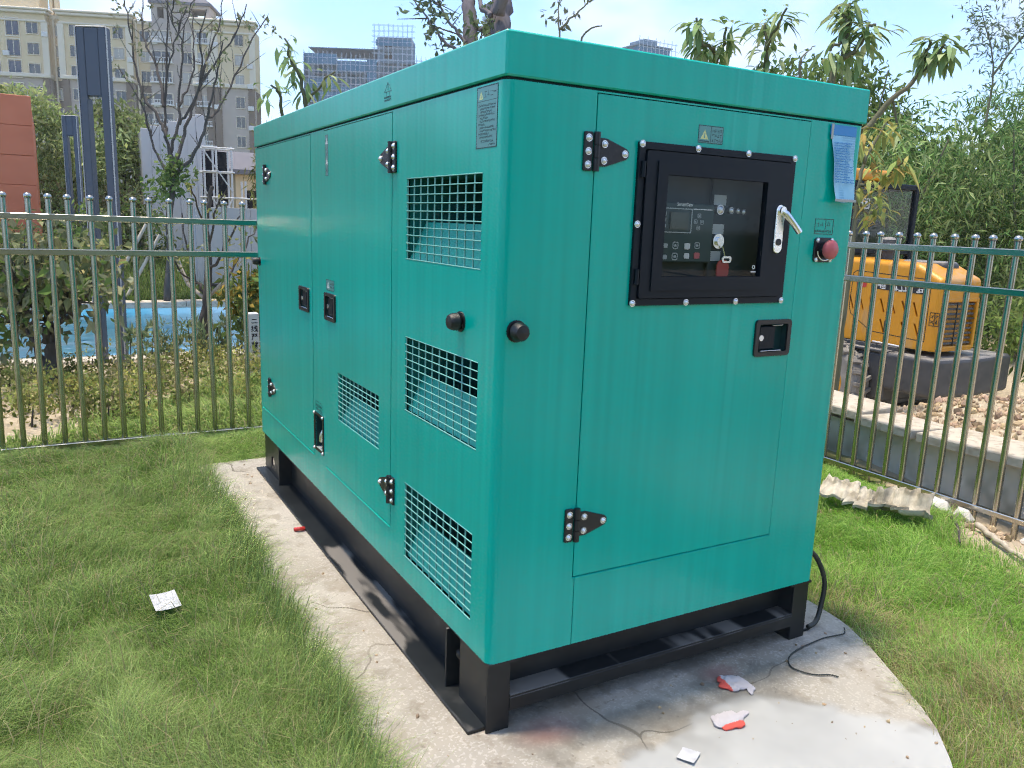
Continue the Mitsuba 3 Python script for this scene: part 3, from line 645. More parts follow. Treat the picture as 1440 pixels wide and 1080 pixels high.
def strokes(segs, w=0.0012, d=0.0006):
    ms = []
    for s in segs:
        for (x0, y0), (x1, y1) in zip(s[:-1], s[1:]):
            v = np.array([x1 - x0, y1 - y0]); n = np.linalg.norm(v)
            if n < 1e-9:
                continue
            v /= n; o = np.array([-v[1], v[0]]) * w / 2
            q = np.array([[x0, y0] - v * w * .3 - o, [x1, y1] + v * w * .3 - o, [x1, y1] + v * w * .3 + o, [x0, y0] - v * w * .3 + o])
            ms.append((np.vstack([np.c_[q, np.zeros(4)], np.c_[q, np.full(4, d)]]), np.array([[4, 5, 6], [4, 6, 7], [0, 1, 5], [0, 5, 4], [1, 2, 6], [1, 6, 5], [2, 3, 7], [2, 7, 6], [3, 0, 4], [3, 4, 7]])))
    return cat(*ms)


def marks(x0, x1, z, h, seed, fill=0.8, n=None):
    """A row of small illegible print."""
    r = rng(seed); out = []; x = x0
    while x < x0 + (x1 - x0) * fill:
        w = h * 0.8
        for _ in range(3):
            a, b = r.uniform(0, 1, 2); 
            out.append([(x + a * w, z - h / 2 * r.uniform(.3, 1)), (x + (a * .6 + .2) * w, z + h / 2 * r.uniform(.3, 1))] if r.random() < .4 else [(x, z + (b - .5) * h), (x + w, z + (b - .5) * h)])
        x += w * 1.25
    return out


def rect(x0, x1, z0, z1):
    return [[(x0, z0), (x1, z0), (x1, z1), (x0, z1), (x0, z0)]]


def tri(cx, cz, s):
    return cat(extrude(Polygon([(cx - s, cz - s * .85), (cx + s, cz - s * .85), (cx, cz + s * .9)]).difference(Polygon([(cx - s * .14, cz - s * .6), (cx + s * .14, cz - s * .6), (cx + s * .07, cz + s * .3), (cx - s * .07, cz + s * .3)])), 0.0006))


def decal(name, place, film, lines, tri_m=None, tri_mat='decal_yellow', line_mat='decal_line', parent=G, label=None):
    k = tag(num(name, parent), label)
    if film:
        put('film', place(extrude(film, 0.0004)), 'decal_film', k)
    put('print', place(lines), line_mat, k)
    if tri_m is not None:
        put('symbol', place(tri_m), tri_mat, k)
    return k


# big safety notice near the top corner of the side (local x runs towards the front)
sgn = rect(-.052, .052, -.070, .070)
film = rounded(.106, .142, .006)
ln = [[(-.052, .038), (.052, .038)]] + marks(-.016, .048, .054, .016, 1, .9)
zrow = .028
for i in range(11):
    ln += marks(-.044 if i % 3 == 0 else -.036, .046, zrow, .0052, 10 + i, (0.98, .95, .7, .9, .5, .92, .4, .85, .97, .6, .8)[i]); zrow -= .0074
ln += marks(-.030, .040, -.056, .006, 41, .9) + marks(.012, .046, -.0645, .004, 44, .9)
decal('safety_notice', lambda m: on_side(m, 0.0905, 1.611, -0.0002), film, cat(strokes(rect(-.053, .053, -.071, .071), .0024, .0008), strokes(ln, .0012, .0007)), tri(-.033, .052, .011), label='tall safety notice with rounded border and lines of print')
decal('warning_label', lambda m: on_front(m, 0.6315, 1.614, -0.0014), rounded(.088, .046, .001), cat(strokes(rect(-.043, .043, -.022, .022) + [[(0.0, -.022), (0.0, .022)]], .0022), strokes(marks(.005, .040, .010, .009, 61, .9) + marks(.005, .040, -.002, .009, 62, .9) + marks(.005, .042, -.015, .008, 63, .95), .0013), strokes([[(-.038, -.018), (-.006, -.018)]], .003)), tri(-.022, -.001, .014))
decal('stop_label', lambda m: on_front(m, 1.116, 1.385, -0.0002), None, cat(strokes(rect(-.040, .040, -.022, .022) + [[(.006, -.008), (.006, .022)]], .0022), strokes(marks(-.034, .0, .008, .016, 71, .9) + marks(.010, .034, .006, .02, 72, .8) + marks(-.036, .036, -.0135, .007, 73, .97), .0014)))
decal('lifting_label', lambda m: on_side(m, 0.748, 1.7445, -0.0042), None, cat(strokes([[(-.03, .0), (0, .027), (.03, 0), (-.03, 0)], [(-.012, .002), (-.012, -.012)], [(.012, .002), (.012, -.012)], [(0, .022), (0, .004)]], .0014), strokes(marks(-.032, .03, -.016, .006, 81, .95) + marks(-.032, .03, -.024, .006, 82, .95), .0011)))
decal('caution_strip', lambda m: on_side(m, 1.403, 1.590, -0.0014), rounded(.034, .150, .002), cat(strokes(rect(-.016, .016, -.074, .074), .0016), strokes(marks(-.013, .013, .02, .012, 91, .9) + marks(-.013, .013, .005, .012, 92, .9) + marks(-.013, .013, -.048, .012, 93, .9) + marks(-.013, .013, -.062, .012, 94, .9), .0016)), cat(tri(0, .052, .013), tri(0, -.022, .013)), 'white_paint')
decal('caution_label', lambda m: on_side(m, 1.374, 1.100, -0.0014), rounded(.10, .042, .001), cat(strokes(rect(-.05, .05, -.02, .02), .002), strokes(marks(.0, .045, .006, .01, 95, .9) + marks(.0, .045, -.008, .01, 96, .9), .0014)), tri(-.024, 0, .015), 'white_paint')
decal('port_label', lambda m: on_side(m, 1.552, 0.575, -0.0002), None, strokes(rect(-.045, .045, -.02, .02) + marks(-.04, .04, .005, .012, 97, .9) + marks(-.04, .04, -.01, .01, 98, .9), .0014))

# steel skid base
bs = tag(num('base_frame', G), 'black steel skid base with dusty flanges')


def side_rail(sx):
    X = lambda x: x if sx < 0 else W - x
    put('side_rail', cat(box((X(.058), .25, .012), (X(.068), 2.26, .198)), box((X(.004), .0, .1985), (X(.10), L, .2065))), 'black_steel', bs)
    put('bottom_flange', box((X(-.042), .022, .0), (X(.068), L - .02, .012), .002), 'black_steel', bs)
    for y in (.243, 2.262):
        put('stiffener', box((X(-.006), y, .0125), (X(.068), y + .008, .198), .001), 'black_steel', bs)
    for y0, y1 in ((.022, .185), (2.33, L - .01)):
        m = cs((min(X(.0), X(.01)) + (.01 if sx < 0 else -.01), y0, .0125), (max(X(.0), X(.01)) + (.01 if sx < 0 else -.01), y1, .198))
        hc = m3.Manifold.cylinder(.2, .034, .034, 28).rotate([0, 90, 0]).translate([X(.0) - .1, (y0 + y1) / 2 + (.02 if y0 < 1 else -.02), .075])
        put('end_plate', m - hc if (sx > 0 or y0 > 1) else m, 'black_steel', bs)
    for y in (.215, 2.30):
        put('anchor_bolt', cat(cyl((X(.02), y, .125), (X(.058), y, .125), .016, 6), dome((X(.02), y, .125), (-sx * -1.0 if sx > 0 else -1.0, 0, 0), .012, .006)), 'black_plastic', bs)
    put('rail_end_wall', box((X(.062), .185, .0125), (X(.066), .243, .198)), 'dark_foam', bs)


side_rail(-1); side_rail(1)
for x in (.0, 1.165):
    put('corner_post', cat(box((x + .004, .004, .0), (x + .074, .0115, .206), .0015), box((x + .066 if x < .5 else x + .004, .0115, .0), (x + .074 if x < .5 else x + .012, .12, .2))), 'black_steel', bs)
put('front_beam', cat(box((.074, .066, .086), (1.169, .074, .206)), box((.074, .001, .092), (1.169, .066, .100), .0015), box((.074, .001, .052), (1.169, .009, .092), .0015)), 'black_steel', bs)
put('cross_beam', cat(box((.07, 1.2, .02), (1.18, 1.21, .2)), box((.07, 1.9, .02), (1.18, 1.91, .2)), box((.07, L - .03, .02), (1.18, L - .02, .2))), 'black_steel', bs)
for x in (.33, .62, .86, 1.08):
    put('beam_bolt', dome((x, .0645, .196), (0, -1, 0), .005, .004, 10), 'zinc', bs, smooth=40)
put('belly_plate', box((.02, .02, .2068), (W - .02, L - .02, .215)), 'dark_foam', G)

# blue leaflet hung on the front
lf = thing('instruction_leaflet', 'long blue printed leaflet taped to the right of the generator front', 'leaflet')
nx, nz = 10, 26
u, v = np.meshgrid(np.linspace(0, 1, nx + 1), np.linspace(0, 1, nz + 1), indexing='ij')
xa = 1.100 + .028 * v; xb = 1.208 + .0 * v
xx = xa + (xb - xa) * u; zz = 1.655 - .193 * v - .004 * np.sin(u * 4) * v
yy = -.004 - .012 * v * (1 - v) * 3 * (0.5 + 0.5 * np.sin(u * 3 + v * 5)) - .018 * v ** 3 - .006 * np.abs(u - .5) * v
P = np.stack([xx, yy, zz], -1).reshape(-1, 3); ii, jj = np.meshgrid(np.arange(nx), np.arange(nz), indexing='ij'); A_ = ii * (nz + 1) + jj
F_ = np.vstack([np.stack([A_, A_ + 1, A_ + nz + 2], -1).reshape(-1, 3), np.stack([A_, A_ + nz + 2, A_ + nz + 1], -1).reshape(-1, 3)])
put('sheet', (P, F_), 'blue_paper', lf, smooth=True)
put('tape', box((1.096, -.006, 1.652), (1.209, -.002, 1.682), .001), 'blue_tape', lf)
put('plastic_edge', box((1.096, -.0075, 1.640), (1.106, -.0062, 1.684), .0005), 'label_grey', lf)
put('plastic_edge', box((1.116, -.031, 1.460), (1.208, -.029, 1.468), .0005), 'label_grey', lf)
r = rng(77)
put('small_print', cat(*[(arr(on_front(strokes(marks(-.045, .045, .0, .0042, 200 + i, r.uniform(.6, .95)), .0009, .0004), 1.152 + .012 * (i / 20), 1.630 - i * .0075, -.0085 - .012 * 3 * (i / 24) * (1 - i / 24) * .75 - .018 * (i / 24) ** 3 - .003))) for i in range(16)]), 'blue_tape', lf)

# ------------------------------------------------------------------ ground, pad, pool


def sheet(xs, ys, h):
    x, y = np.meshgrid(xs, ys, indexing='ij'); z = h(x, y)
    n = len(ys); i, j = np.meshgrid(np.arange(len(xs) - 1), np.arange(n - 1), indexing='ij'); a = i * n + j
    f = np.vstack([np.stack([a, a + n, a + n + 1], -1).reshape(-1, 3), np.stack([a, a + n + 1, a + 1], -1).reshape(-1, 3)])
    return np.stack([x, y, z], -1).reshape(-1, 3), f


def nz2(x, y, s, seed=0, o=3):
    return meshkit.fbm(np.stack([x * s, y * s, x * 0 + 3.3], -1), o, seed)


def sst(a, b, x):
    t = np.clip((x - a) / (b - a), 0, 1); return t * t * (3 - 2 * t)


def dirt_amount(x, y):
    """1 on the bare soil by the right fence, 0 on the lawn."""
    d = (x - 2.9) * 0.84 - (y - 0.72) * 0.55 + (nz2(x, y, 2.2, 5) - 0.5) * 0.5
    return sst(-0.08, 0.18, d) * sst(1.7, 1.95, x)


def lawn_h(x, y):
    return -0.055 + 0.05 * (nz2(x, y, 1.1) - 0.5) - 0.16 * sst(2.8, 3.5, x) * sst(2.2, 0.2, y) + 0.03 * dirt_amount(x, y)


X3 = np.linspace(-3, 3.6, 100)
put('lawn_soil', sheet(np.r_[np.linspace(-14, -3.2, 20), X3], np.r_[np.linspace(-8, -1.6, 14), np.linspace(-1.5, 3.9, 84)], lawn_h), 'turf', smooth=True, kind='structure')


def bed_h(x, y):
    return -0.06 - 0.13 * sst(4.5, 7.2, y) + 0.06 * (nz2(x, y, 1.6, 3) - 0.5)


put('planting_soil', sheet(np.r_[np.linspace(-14, -2.5, 20), np.linspace(-2.4, 3.6, 50)], np.linspace(3.9, 7.46, 34), bed_h), 'soil', smooth=True, kind='structure')
# far ground to the horizon
xs = np.r_[-600, -300, np.linspace(-120, 120, 25), 300, 600]
put('ground', sheet(xs, np.r_[-500, -300, np.linspace(-100, 200, 31), 400, 700], lambda x, y: x * 0 - 1.45), 'far_green', kind='structure')
# concrete pad with a ragged cast edge
r = rng(3)
edge = [(-.29, -1.3)] + [(-.288 + .012 * r.normal(), y) for y in np.linspace(-.9, 2.7, 40)] + [(-.284, 2.80), (.3, 2.83), (1.0, 2.84), (1.48, 2.8)] + [(1.47 + .01 * r.normal(), y) for y in np.linspace(2.6, .15, 16)]
edge += [(1.445, .03), (1.43, -.02), (1.40, -.085), (1.375, -.15), (1.325, -.235), (1.275, -.33), (1.215, -.44), (1.15, -.535), (1.06, -.63), (.92, -.76), (.70, -.90), (.45, -1.02), (.2, -1.15), (0, -1.3)]
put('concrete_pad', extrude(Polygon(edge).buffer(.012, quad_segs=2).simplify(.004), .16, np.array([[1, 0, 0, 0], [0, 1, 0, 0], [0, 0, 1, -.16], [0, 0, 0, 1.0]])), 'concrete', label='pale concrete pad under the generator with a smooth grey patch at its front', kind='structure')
put('formwork_strip', cat(box((-.318, 1.95, -.05), (-.298, 2.80, .006), .002)), 'pale_timber', label='thin timber formwork strip left along the back corner of the concrete pad', category='timber strip')

PX0, PX1, PY0, PY1 = -13.0, 3.0, 7.72, 12.95
put('pool_floor', sheet(np.linspace(PX0, PX1, 3), np.linspace(PY0, PY1, 3), lambda x, y: x * 0 - .58), 'pool_floor_paint', kind='structure')
put('pool_wall', cat(box((PX0, PY0 - .02, -.76), (PX1, PY0, -.22)), box((PX0, PY1, -.76), (PX1, PY1 + .02, -.22)), box((PX1, PY0, -.76), (PX1 + .02, PY1, -.22)), box((PX0 - .02, PY0, -.76), (PX0, PY1, -.22))), 'pool_floor_paint', kind='structure')
put('pool_water', (np.array([(PX0, PY0, -.30), (PX1, PY0, -.30), (PX1, PY1, -.30), (PX0, PY1, -.30)]), np.array([[0, 1, 2], [0, 2, 3]])), 'water_surface', kind='structure')
ck = thing('pool_edge', 'pale coping stones running round the blue pool beyond the left fence', 'pool edge')
for i in range(16):
    x0 = PX0 + i
    put('coping_stone', box((x0 + .004, PY0 - .27, -.24), (x0 + .996, PY0 + .02, -.165 + .004 * (i % 3)), .008), 'cap_stone', ck)
    put('coping_stone', box((x0 + .004, PY1 - .02, -.24), (x0 + .996, PY1 + .33, -.14 + .004 * (i % 3)), .008), 'cap_stone', ck)
put('pool_bank', sheet(np.linspace(-16, 4, 60), np.linspace(13.27, 30, 40), lambda x, y: -.17 + .42 * sst(13.3, 15.6, y) + .06 * (nz2(x, y, 1.2, 8) - .5)), 'far_green', smooth=True, kind='structure')


def terrace_h(x, y):
    d = np.sqrt(((x - 4.9) / 1.25) ** 2 + ((y - 0.95) / 1.0) ** 2)
    mound = np.maximum(0, 1 - d * d)
    base = .10 - .75 * sst(4.6, 6.2, x + .45 * (y - 2.2)) 
    return np.maximum(base, -.66) + mound * .20 + (nz2(x, y, 2.4, 11, 4) - .5) * .20 * sst(3.8, 4.3, x)


put('terrace', sheet(np.r_[np.linspace(3.7, 7.5, 90), np.linspace(7.8, 40, 34)], np.r_[-30, -12, -6, np.linspace(-2, 5, 90), np.linspace(5.4, 40, 30)], terrace_h), 'soil', smooth=True, kind='structure')

# ------------------------------------------------------------------ stainless fences
BAR = 0.0155


def ply_of(m, b, s=False):
    v, f = arr(m)
    return mikit.ply((v, f), b, smooth=s)




def fence(label, axis, const, a0, a1, first, step, ztop, parent=None):
    k = thing('metal_fence', label, 'fence', 'stainless bar fences round the lawn')
    P = (lambda a, z, o=0.0: (a, const + o, z)) if axis == 'x' else (lambda a, z, o=0.0: (const + o, a, z))
    for zc, h, d in ((1.305, .036, .030), (1.108, .036, .030), (-.034, .030, .030)):
        put('rail', box(P(a0, zc - h / 2, -d / 2 - .004), P(a1, zc + h / 2, d / 2 + .004), .004), 'stainless', k)
    bar = ply_of(cat(cyl(P(0, -.20), P(0, ztop - .028), BAR, 12)), 'stainless', True)
    cap = ply_of(cat(tube([P(0, ztop - .034), P(0, ztop - .030)], [.018, .018], 12), tube([P(0, ztop - .030), P(0, ztop - .026), P(0, ztop - .016), P(0, ztop - .006), P(0, ztop)], [.016, .0205, .0215, .015, .001], 12)), 'stainless', True)
    n = int(round((a1 - a0) / step)); i0 = int(math.ceil((a0 + .02 - first) / step)); i1 = int(math.floor((a1 - .02 - first) / step))
    for i in range(i0, i1 + 1):
        a = first + i * step; r = rng(i + 1000); mv = [0, 0, 0]; mv[0 if axis == 'x' else 1] = a
        m = T().translate(mv).rotate([1, 0, 0] if axis == 'y' else [0, 1, 0], float(r.normal(0, .4)))
        b = put('bar', bar, None, k, to_world=m)
        put('ball_cap', cap, None, b, to_world=m)
    return k


fence('shiny stainless bar fence at left in front of the pool and planting bed', 'x', 3.63, -3.4, 3.24, -1.152, .1065, 1.437)
fence('shiny stainless bar fence at right in front of the retaining wall and excavator', 'y', 3.26, -.9, 3.60, 1.385, .1093, 1.392)

# ------------------------------------------------------------------ retaining wall
rw = thing('retaining_wall', 'low rendered retaining wall with loose stone capping behind the right fence', 'wall')
v, f = arr(sheet(np.linspace(-2.2, 3.9, 120), np.linspace(-.9, .168, 26), lambda x, y: 3.56 + .02 * (nz2(x, y, 3, 21) - .5)))
v = np.stack([v[:, 2], v[:, 0], v[:, 1]], -1)
put('wall_face', (v, f[:, ::-1]), 'render_wall', rw, smooth=True)
put('wall_core', box((3.585, -2.2, -.9), (3.78, 3.9, .165)), 'render_wall', rw)
r = rng(9); y = 3.9
for i, ln_ in enumerate((.62, .7, .5, .52, .42, .78, .62, .6, .5)):
    y0 = y - ln_
    zt = .235 + (.028 if i == 3 else 0) - (.03 if i >= 6 else 0) + .006 * r.normal(); dx = (.05 if i == 3 else 0) + .02 * r.normal() - (.03 if i >= 6 else 0)
    b = box((3.44 + dx, y0 + .008, zt - .058), (3.86 + dx, y - .004, zt), .007)
    m = T().translate([3.65, (y + y0) / 2, .2]).rotate([0, 0, 1], float(r.normal(0, 1.2))).rotate([0, 1, 0], float(r.normal(0, 1.0))).rotate([1, 0, 0], float(r.normal(0, .8))).translate([-3.65, -(y + y0) / 2, -.2])
    put('cap_stone', b, 'cap_stone', rw, to_world=m); y = y0
# loose rubble on the mound
r = rng(12); vs = []
ico = trimesh.creation.icosphere(0, 1.0); iv, if_ = np.array(ico.vertices), np.array(ico.faces)


def stones(n, xr, yr, hfun, smin, smax, seed, sink=.3):
    r = rng(seed); V, F, Cc = [], [], []
    for i in range(n):
        x, y = r.uniform(*xr), r.uniform(*yr); s = smin + (smax - smin) * r.random() ** 3
        z = float(hfun(np.array([x]), np.array([y]))[0]) + s * (1 - sink) * .5
        q = iv * (s * r.uniform(.55, 1.1, 3)) * (1 + .28 * r.normal(0, 1, (len(iv), 1)).clip(-1.2, 1.2))
        a = r.uniform(0, 6.28); ca, sa = math.cos(a), math.sin(a)
        q = q @ np.array([[ca, sa, 0], [-sa, ca, 0], [0, 0, 1]]) + [x, y, z]
        V.append(q); F.append(if_ + i * len(iv)); c = np.array([.43, .335, .23]) * r.uniform(.55, 1.35) * [1, r.uniform(.92, 1.02), r.uniform(.85, 1.05)]
        Cc.append(np.tile(c, (len(iv), 1)))
    return (np.vstack(V), np.vstack(F)), np.vstack(Cc)


m, c = stones(5200, (3.88, 6.0), (-.3, 2.1), terrace_h, .004, .034, 14, .5)
put('rubble', m, 'flake', color=c, label='pale broken rubble and soil heaped behind the stone capping', category='rubble', kind='stuff')
m, c = stones(420, (2.35, 3.24), (-.5, 1.0), lambda x, y: lawn_h(x, y), .004, .03, 15)
put('soil_clods', m, 'flake', color=c * .8, label='crumbled soil and small stones on the bare ground by the right fence', category='soil', kind='stuff')
r = rng(18)
for i, (x, y, s) in enumerate([(3.08, .70, .07), (3.17, .62, .06), (3.2, .79, .055), (3.16, .28, .05)]):
    q = iv * s * r.uniform(.7, 1.1, 3) * (1 + .18 * r.normal(0, 1, (len(iv), 1)))
    put('stone', (q + [x, y, float(lawn_h(np.array([x]), np.array([y]))[0]) + s * .35], if_), 'render_wall', label=('dark grey lump of mortar left of the others under the right fence', 'grey stone tucked below the bottom rail of the right fence', 'small grey stone furthest back against the right fence', 'grey stone nearest the camera below the right fence')[i], category='stone')

# ------------------------------------------------------------------ small things lying about
# broken plaster sheet
r = rng(22); n1, n2 = 90, 14
u, v = np.meshgrid(np.linspace(0, 1, n1), np.linspace(0, 1, n2), indexing='ij')
cx = 2.55 + .17 * u; cyy = 1.03 - .50 * u; wd = .092 * (1 - .25 * u) * (1 + .3 * (nz2(u * 6, u * 0, 1.0, 2) - .5))
off = (v - .5) * 2 * wd; rag = (nz2(u * 14, np.round(v) * 9, 1.0, 4, 4) - .5) * .30 * np.abs(v - .5) * 2
xx = cx + (off + rag * np.sign(v - .5)) * .92; yy = cyy + (off + rag) * .38
zz = .035 + .030 * np.sin(u * 7 + 1.0) * .5 + .014 * np.sin(u * 75 + v * 4 + 3 * nz2(u * 3, v * 2, 1.0, 7)) * (u < .58) * .5 + .03 * np.sin(v * 6 + u * 3) * (u > .5) + .055 * v + .03 * (nz2(u * 9, v * 9, 1.0, 6) - .5)
P = np.stack([xx, yy, zz], -1); N0 = len(P.reshape(-1, 3)); ii, jj = np.meshgrid(np.arange(n1 - 1), np.arange(n2 - 1), indexing='ij'); a = ii * n2 + jj
Ft = np.vstack([np.stack([a, a + n2, a + n2 + 1], -1).reshape(-1, 3), np.stack([a, a + n2 + 1, a + 1], -1).reshape(-1, 3)])
rim = np.r_[np.arange(n2 - 1), (np.arange(n1 - 1)) * n2 + n2 - 1, (n1 - 1) * n2 + np.arange(n2 - 1, 0, -1), np.arange(n1 - 1, 0, -1) * n2]
nx_ = np.roll(rim, -1); Fr = np.vstack([np.stack([rim, nx_, nx_ + N0], -1), np.stack([rim, nx_ + N0, rim + N0], -1)])
put('broken_panel', (np.vstack([P.reshape(-1, 3), P.reshape(-1, 3) - [0, 0, .014]]), np.vstack([Ft, Ft[:, ::-1] + N0, Fr])), 'plaster', smooth=35, label='crumpled cream slab of broken plaster lying on the grass by the right fence', category='plaster slab')
put('dead_branch', tube(smooth_path([(2.95, .42, -.015), (2.82, .27, .0), (2.72, .12, .0), (2.66, .0, .01), (2.60, -.10, .0), (2.5, -.2, 0)], 4, .002, rng(4)), np.linspace(.016, .007, 21), 7), 'pale_timber', smooth=True, label='pale dead branch lying on the bare soil at the right edge', category='branch')
put('dead_branch', tube(smooth_path([(3.0, .62, -.02), (2.78, .42, .012), (2.58, .28, .01)], 4, .002, rng(6)), np.linspace(.008, .004, 9), 6), 'bark', smooth=True, label='thin dark twig lying across dry grass beside the bare soil', category='branch')


def card(name, c, w, h, rot, z, matl, lbl, catg, curl=.01, tilt=0.0):
    n = 6; u, v = np.meshgrid(np.linspace(-.5, .5, n), np.linspace(-.5, .5, n), indexing='ij'); ca, sa = math.cos(rot), math.sin(rot)
    x = u * w; y = v * h
    P = np.stack([c[0] + x * ca - y * sa, c[1] + x * sa + y * ca, z + curl * (4 * u * u - v) + tilt * v], -1).reshape(-1, 3)
    a = (np.arange(n - 1)[:, None] * n + np.arange(n - 1)[None]).reshape(-1); N = n * n
    F = np.vstack([np.stack([a, a + n, a + n + 1], -1), np.stack([a, a + n + 1, a + 1], -1)])
    return put(name, (np.vstack([P, P - [0, 0, .0012]]), np.vstack([F, F[:, ::-1] + N])), matl, label=lbl, category=catg)


card('paper_card', (-.668, 1.165), .085, .105, .10, .012, 'paper_white', 'small white card lying on the left lawn', 'card', .004, .02)
card('paper_square', (.436, -.318), .052, .048, .5, .005, 'paper_white', 'little white paper square on the smooth concrete at the bottom', 'paper', .003)
put('red_scrap', cat(tube(smooth_path([(-.085, 1.655, .008), (-.07, 1.64, .014), (-.05, 1.645, .01), (-.045, 1.66, .006)], 4), .009, 8)), 'red_plastic', smooth=True, label='dark red scrap of plastic on the concrete beside the skid base', category='scrap')

# knitted work gloves


def glove(c, rot, pts, cuff, lbl, thick=.013, size=1.0):
    """A limp glove: palm, thumb and folded fingers as one skin; cuff end in red rubber."""
    man = None
    for (a, b, ra, rb) in pts:
        s = [m3.Manifold.sphere(q[1], 16).translate([q[0][0], q[0][1], q[1] * .55]).scale([1, 1, 1]) for q in ((a, ra), (b, rb))]
        h = m3.Manifold.batch_hull(s); man = h if man is None else man + h
    v, f = arr(man.refine_to_length(.006)); v = v.copy()
    v[:, 2] = np.maximum(v[:, 2] * thick / .018 * .62, .0008)
    v += (meshkit.fbm(v * 60, 3, 5)[:, None] - .5) * [.008, .008, .010]
    v[:, 2] = np.maximum(v[:, 2], .0006)
    ca, sa = math.cos(rot), math.sin(rot); R_ = np.array([[ca, sa, 0], [-sa, ca, 0], [0, 0, 1]]) * size
    k = thing('work_glove', lbl, 'glove')
    m = trimesh.Trimesh(v, f, process=False); cen = v[f].mean(1)
    red = np.array([np.dot(q[:2] - np.array(cuff[0]), cuff[1]) > 0 for q in cen])
    for nm, sel, mt in (('knit', ~red, 'white_glove'), ('coated_fingers', red, 'glove_red')):
        if sel.any():
            sub = m.submesh([np.nonzero(sel)[0]], append=True, repair=False)
            put(nm, (np.array(sub.vertices) @ R_ + [c[0], c[1], .001], np.array(sub.faces)), mt, k, smooth=True)


glove((.805, -.125), -.25, [((-.045, .035), (-.03, -.02), .026, .024), ((-.035, .03), (.015, .028), .028, .024), ((-.03, -.005), (.03, -.02), .026, .020), ((.02, .02), (.038, -.035), .024, .016), ((.034, -.03), (.018, -.065), .017, .008), ((-.065, .0), (-.04, -.005), .018, .02)],
      ((-.048, 0), (-1, -.1)), 'crumpled white knitted glove with red fingers nearer the generator base', size=.78)
glove((.655, -.255), -.05, [((-.055, .0), (-.045, .038), .02, .012), ((-.04, .005), (.02, .005), .026, .026), ((.0, .02), (-.03, .03), .024, .018), ((.02, .005), (.075, .02), .018, .012), ((-.045, -.018), (.01, -.022), .015, .02), ((.0, .03), (.03, .035), .018, .012)],
      ((0, -.018), (0, -1)), 'flattened white knitted glove with red edge on the smooth concrete', size=.85)

# cable at the back right foot
put('drain_hose', tube(smooth_path([(1.27, .06, .30), (1.325, .05, .25), (1.365, .04, .16), (1.36, .04, .07), (1.33, .03, .022), (1.28, .02, .016)], 6), .0085, 10), 'cable_black', smooth=True, label='thick dark hose curving down beside the rear right foot of the skid', category='hose')
put('thin_cable', tube(smooth_path([(1.40, -.035, .012), (1.375, -.055, .006), (1.33, -.05, .005), (1.27, -.045, .005), (1.14, -.06, .005), (1.07, -.085, .005), (1.035, -.125, .005), (1.045, -.165, .005), (1.07, -.195, .005), (1.11, -.215, .005), (1.125, -.235, .005)], 6), .0024, 7), 'cable_black', smooth=True, label='thin loose black wire curling over the concrete at the right', category='wire')

# stake with warning characters beyond the fence
CH = {'er': [[(2, 7), (8, 7)], [(1, 2), (9, 2)]],
      'xian': [[(2.5, 9.5), (.8, 7), (3, 7), (.8, 4.3), (3.3, 4.8)], [(.5, 1.5), (3.5, 2.5)], [(4.5, 7.3), (9, 8)], [(4.3, 5), (9.3, 5.8)], [(6, 9.7), (7, 4), (8.6, 1), (9.5, 1), (9.5, 2.4)], [(8.8, 4), (5, 1)], [(7.6, 9.5), (8.6, 8.6)]],
      'yan': [[(1, 9), (9, 9)], [(3.5, 9), (3.5, 6)], [(6.5, 9), (6.5, 6)], [(2, 8), (2.6, 6.9)], [(8, 8), (7.4, 6.9)], [(1.5, 6), (8.8, 6)], [(2, 6), (2, 3), (1, .5)]],
      'jin': [[(.5, 8), (4.5, 8)], [(2.5, 9.5), (2.5, 5.3)], [(2.5, 8), (.7, 6)], [(2.5, 8), (4, 6.3)], [(5.5, 8), (9.5, 8)], [(7.5, 9.5), (7.5, 5.3)], [(7.5, 8), (6, 6.3)], [(7.5, 8), (9.3, 6)], [(2.5, 4.6), (7.5, 4.6)], [(1, 3.2), (9, 3.2)], [(5, 3.2), (5, .3)], [(3, 2.4), (1.5, .8)], [(7, 2.4), (8.5, .8)]],
      'kai': [[(1.5, 8.5), (8.5, 8.5)], [(.7, 5), (9.3, 5)], [(3.3, 8.5), (3.3, 5), (2, 1)], [(6.7, 8.5), (6.7, .5)]],
      'wa': [[(.3, 7), (3, 7)], [(1.8, 9.5), (1.8, .8), (.8, 1.5)], [(.3, 4), (3, 5)], [(6.5, 9.8), (6.5, 8.8)], [(3.8, 8.6), (9.4, 8.6)], [(5.5, 7.8), (4.2, 6.5)], [(7.5, 7.8), (8.8, 6.5)], [(4.5, 5.2), (8.3, 5.2), (4.3, 2), (4.3, 1), (9.3, 1), (9.3, 2.2)]]}
st = thing('marker_post', 'pale square marker post with dark vertical characters beside the far generator corner', 'marker post')
sp = np.array([.63, 5.92]); ca, sa = math.cos(-.05), math.sin(-.05)
put('post', box((sp[0] - .055, sp[1] - .055, -.3), (sp[0] + .055, sp[1] + .055, .47), .008), 'pale_panel', st)
zt = .40
for nm in ('er', 'xian', 'yan', 'jin', 'kai', 'wa'):
    s = .0062; m = strokes([[((x - 5) * s, (y - 5) * s) for x, y in q] for q in CH[nm]], .0078, .001)
    put('character', on_front(m, sp[0] + .012, zt, sp[1] - .0555), 'dark_void', st); zt -= .074

# ------------------------------------------------------------------ grass
GB = {}


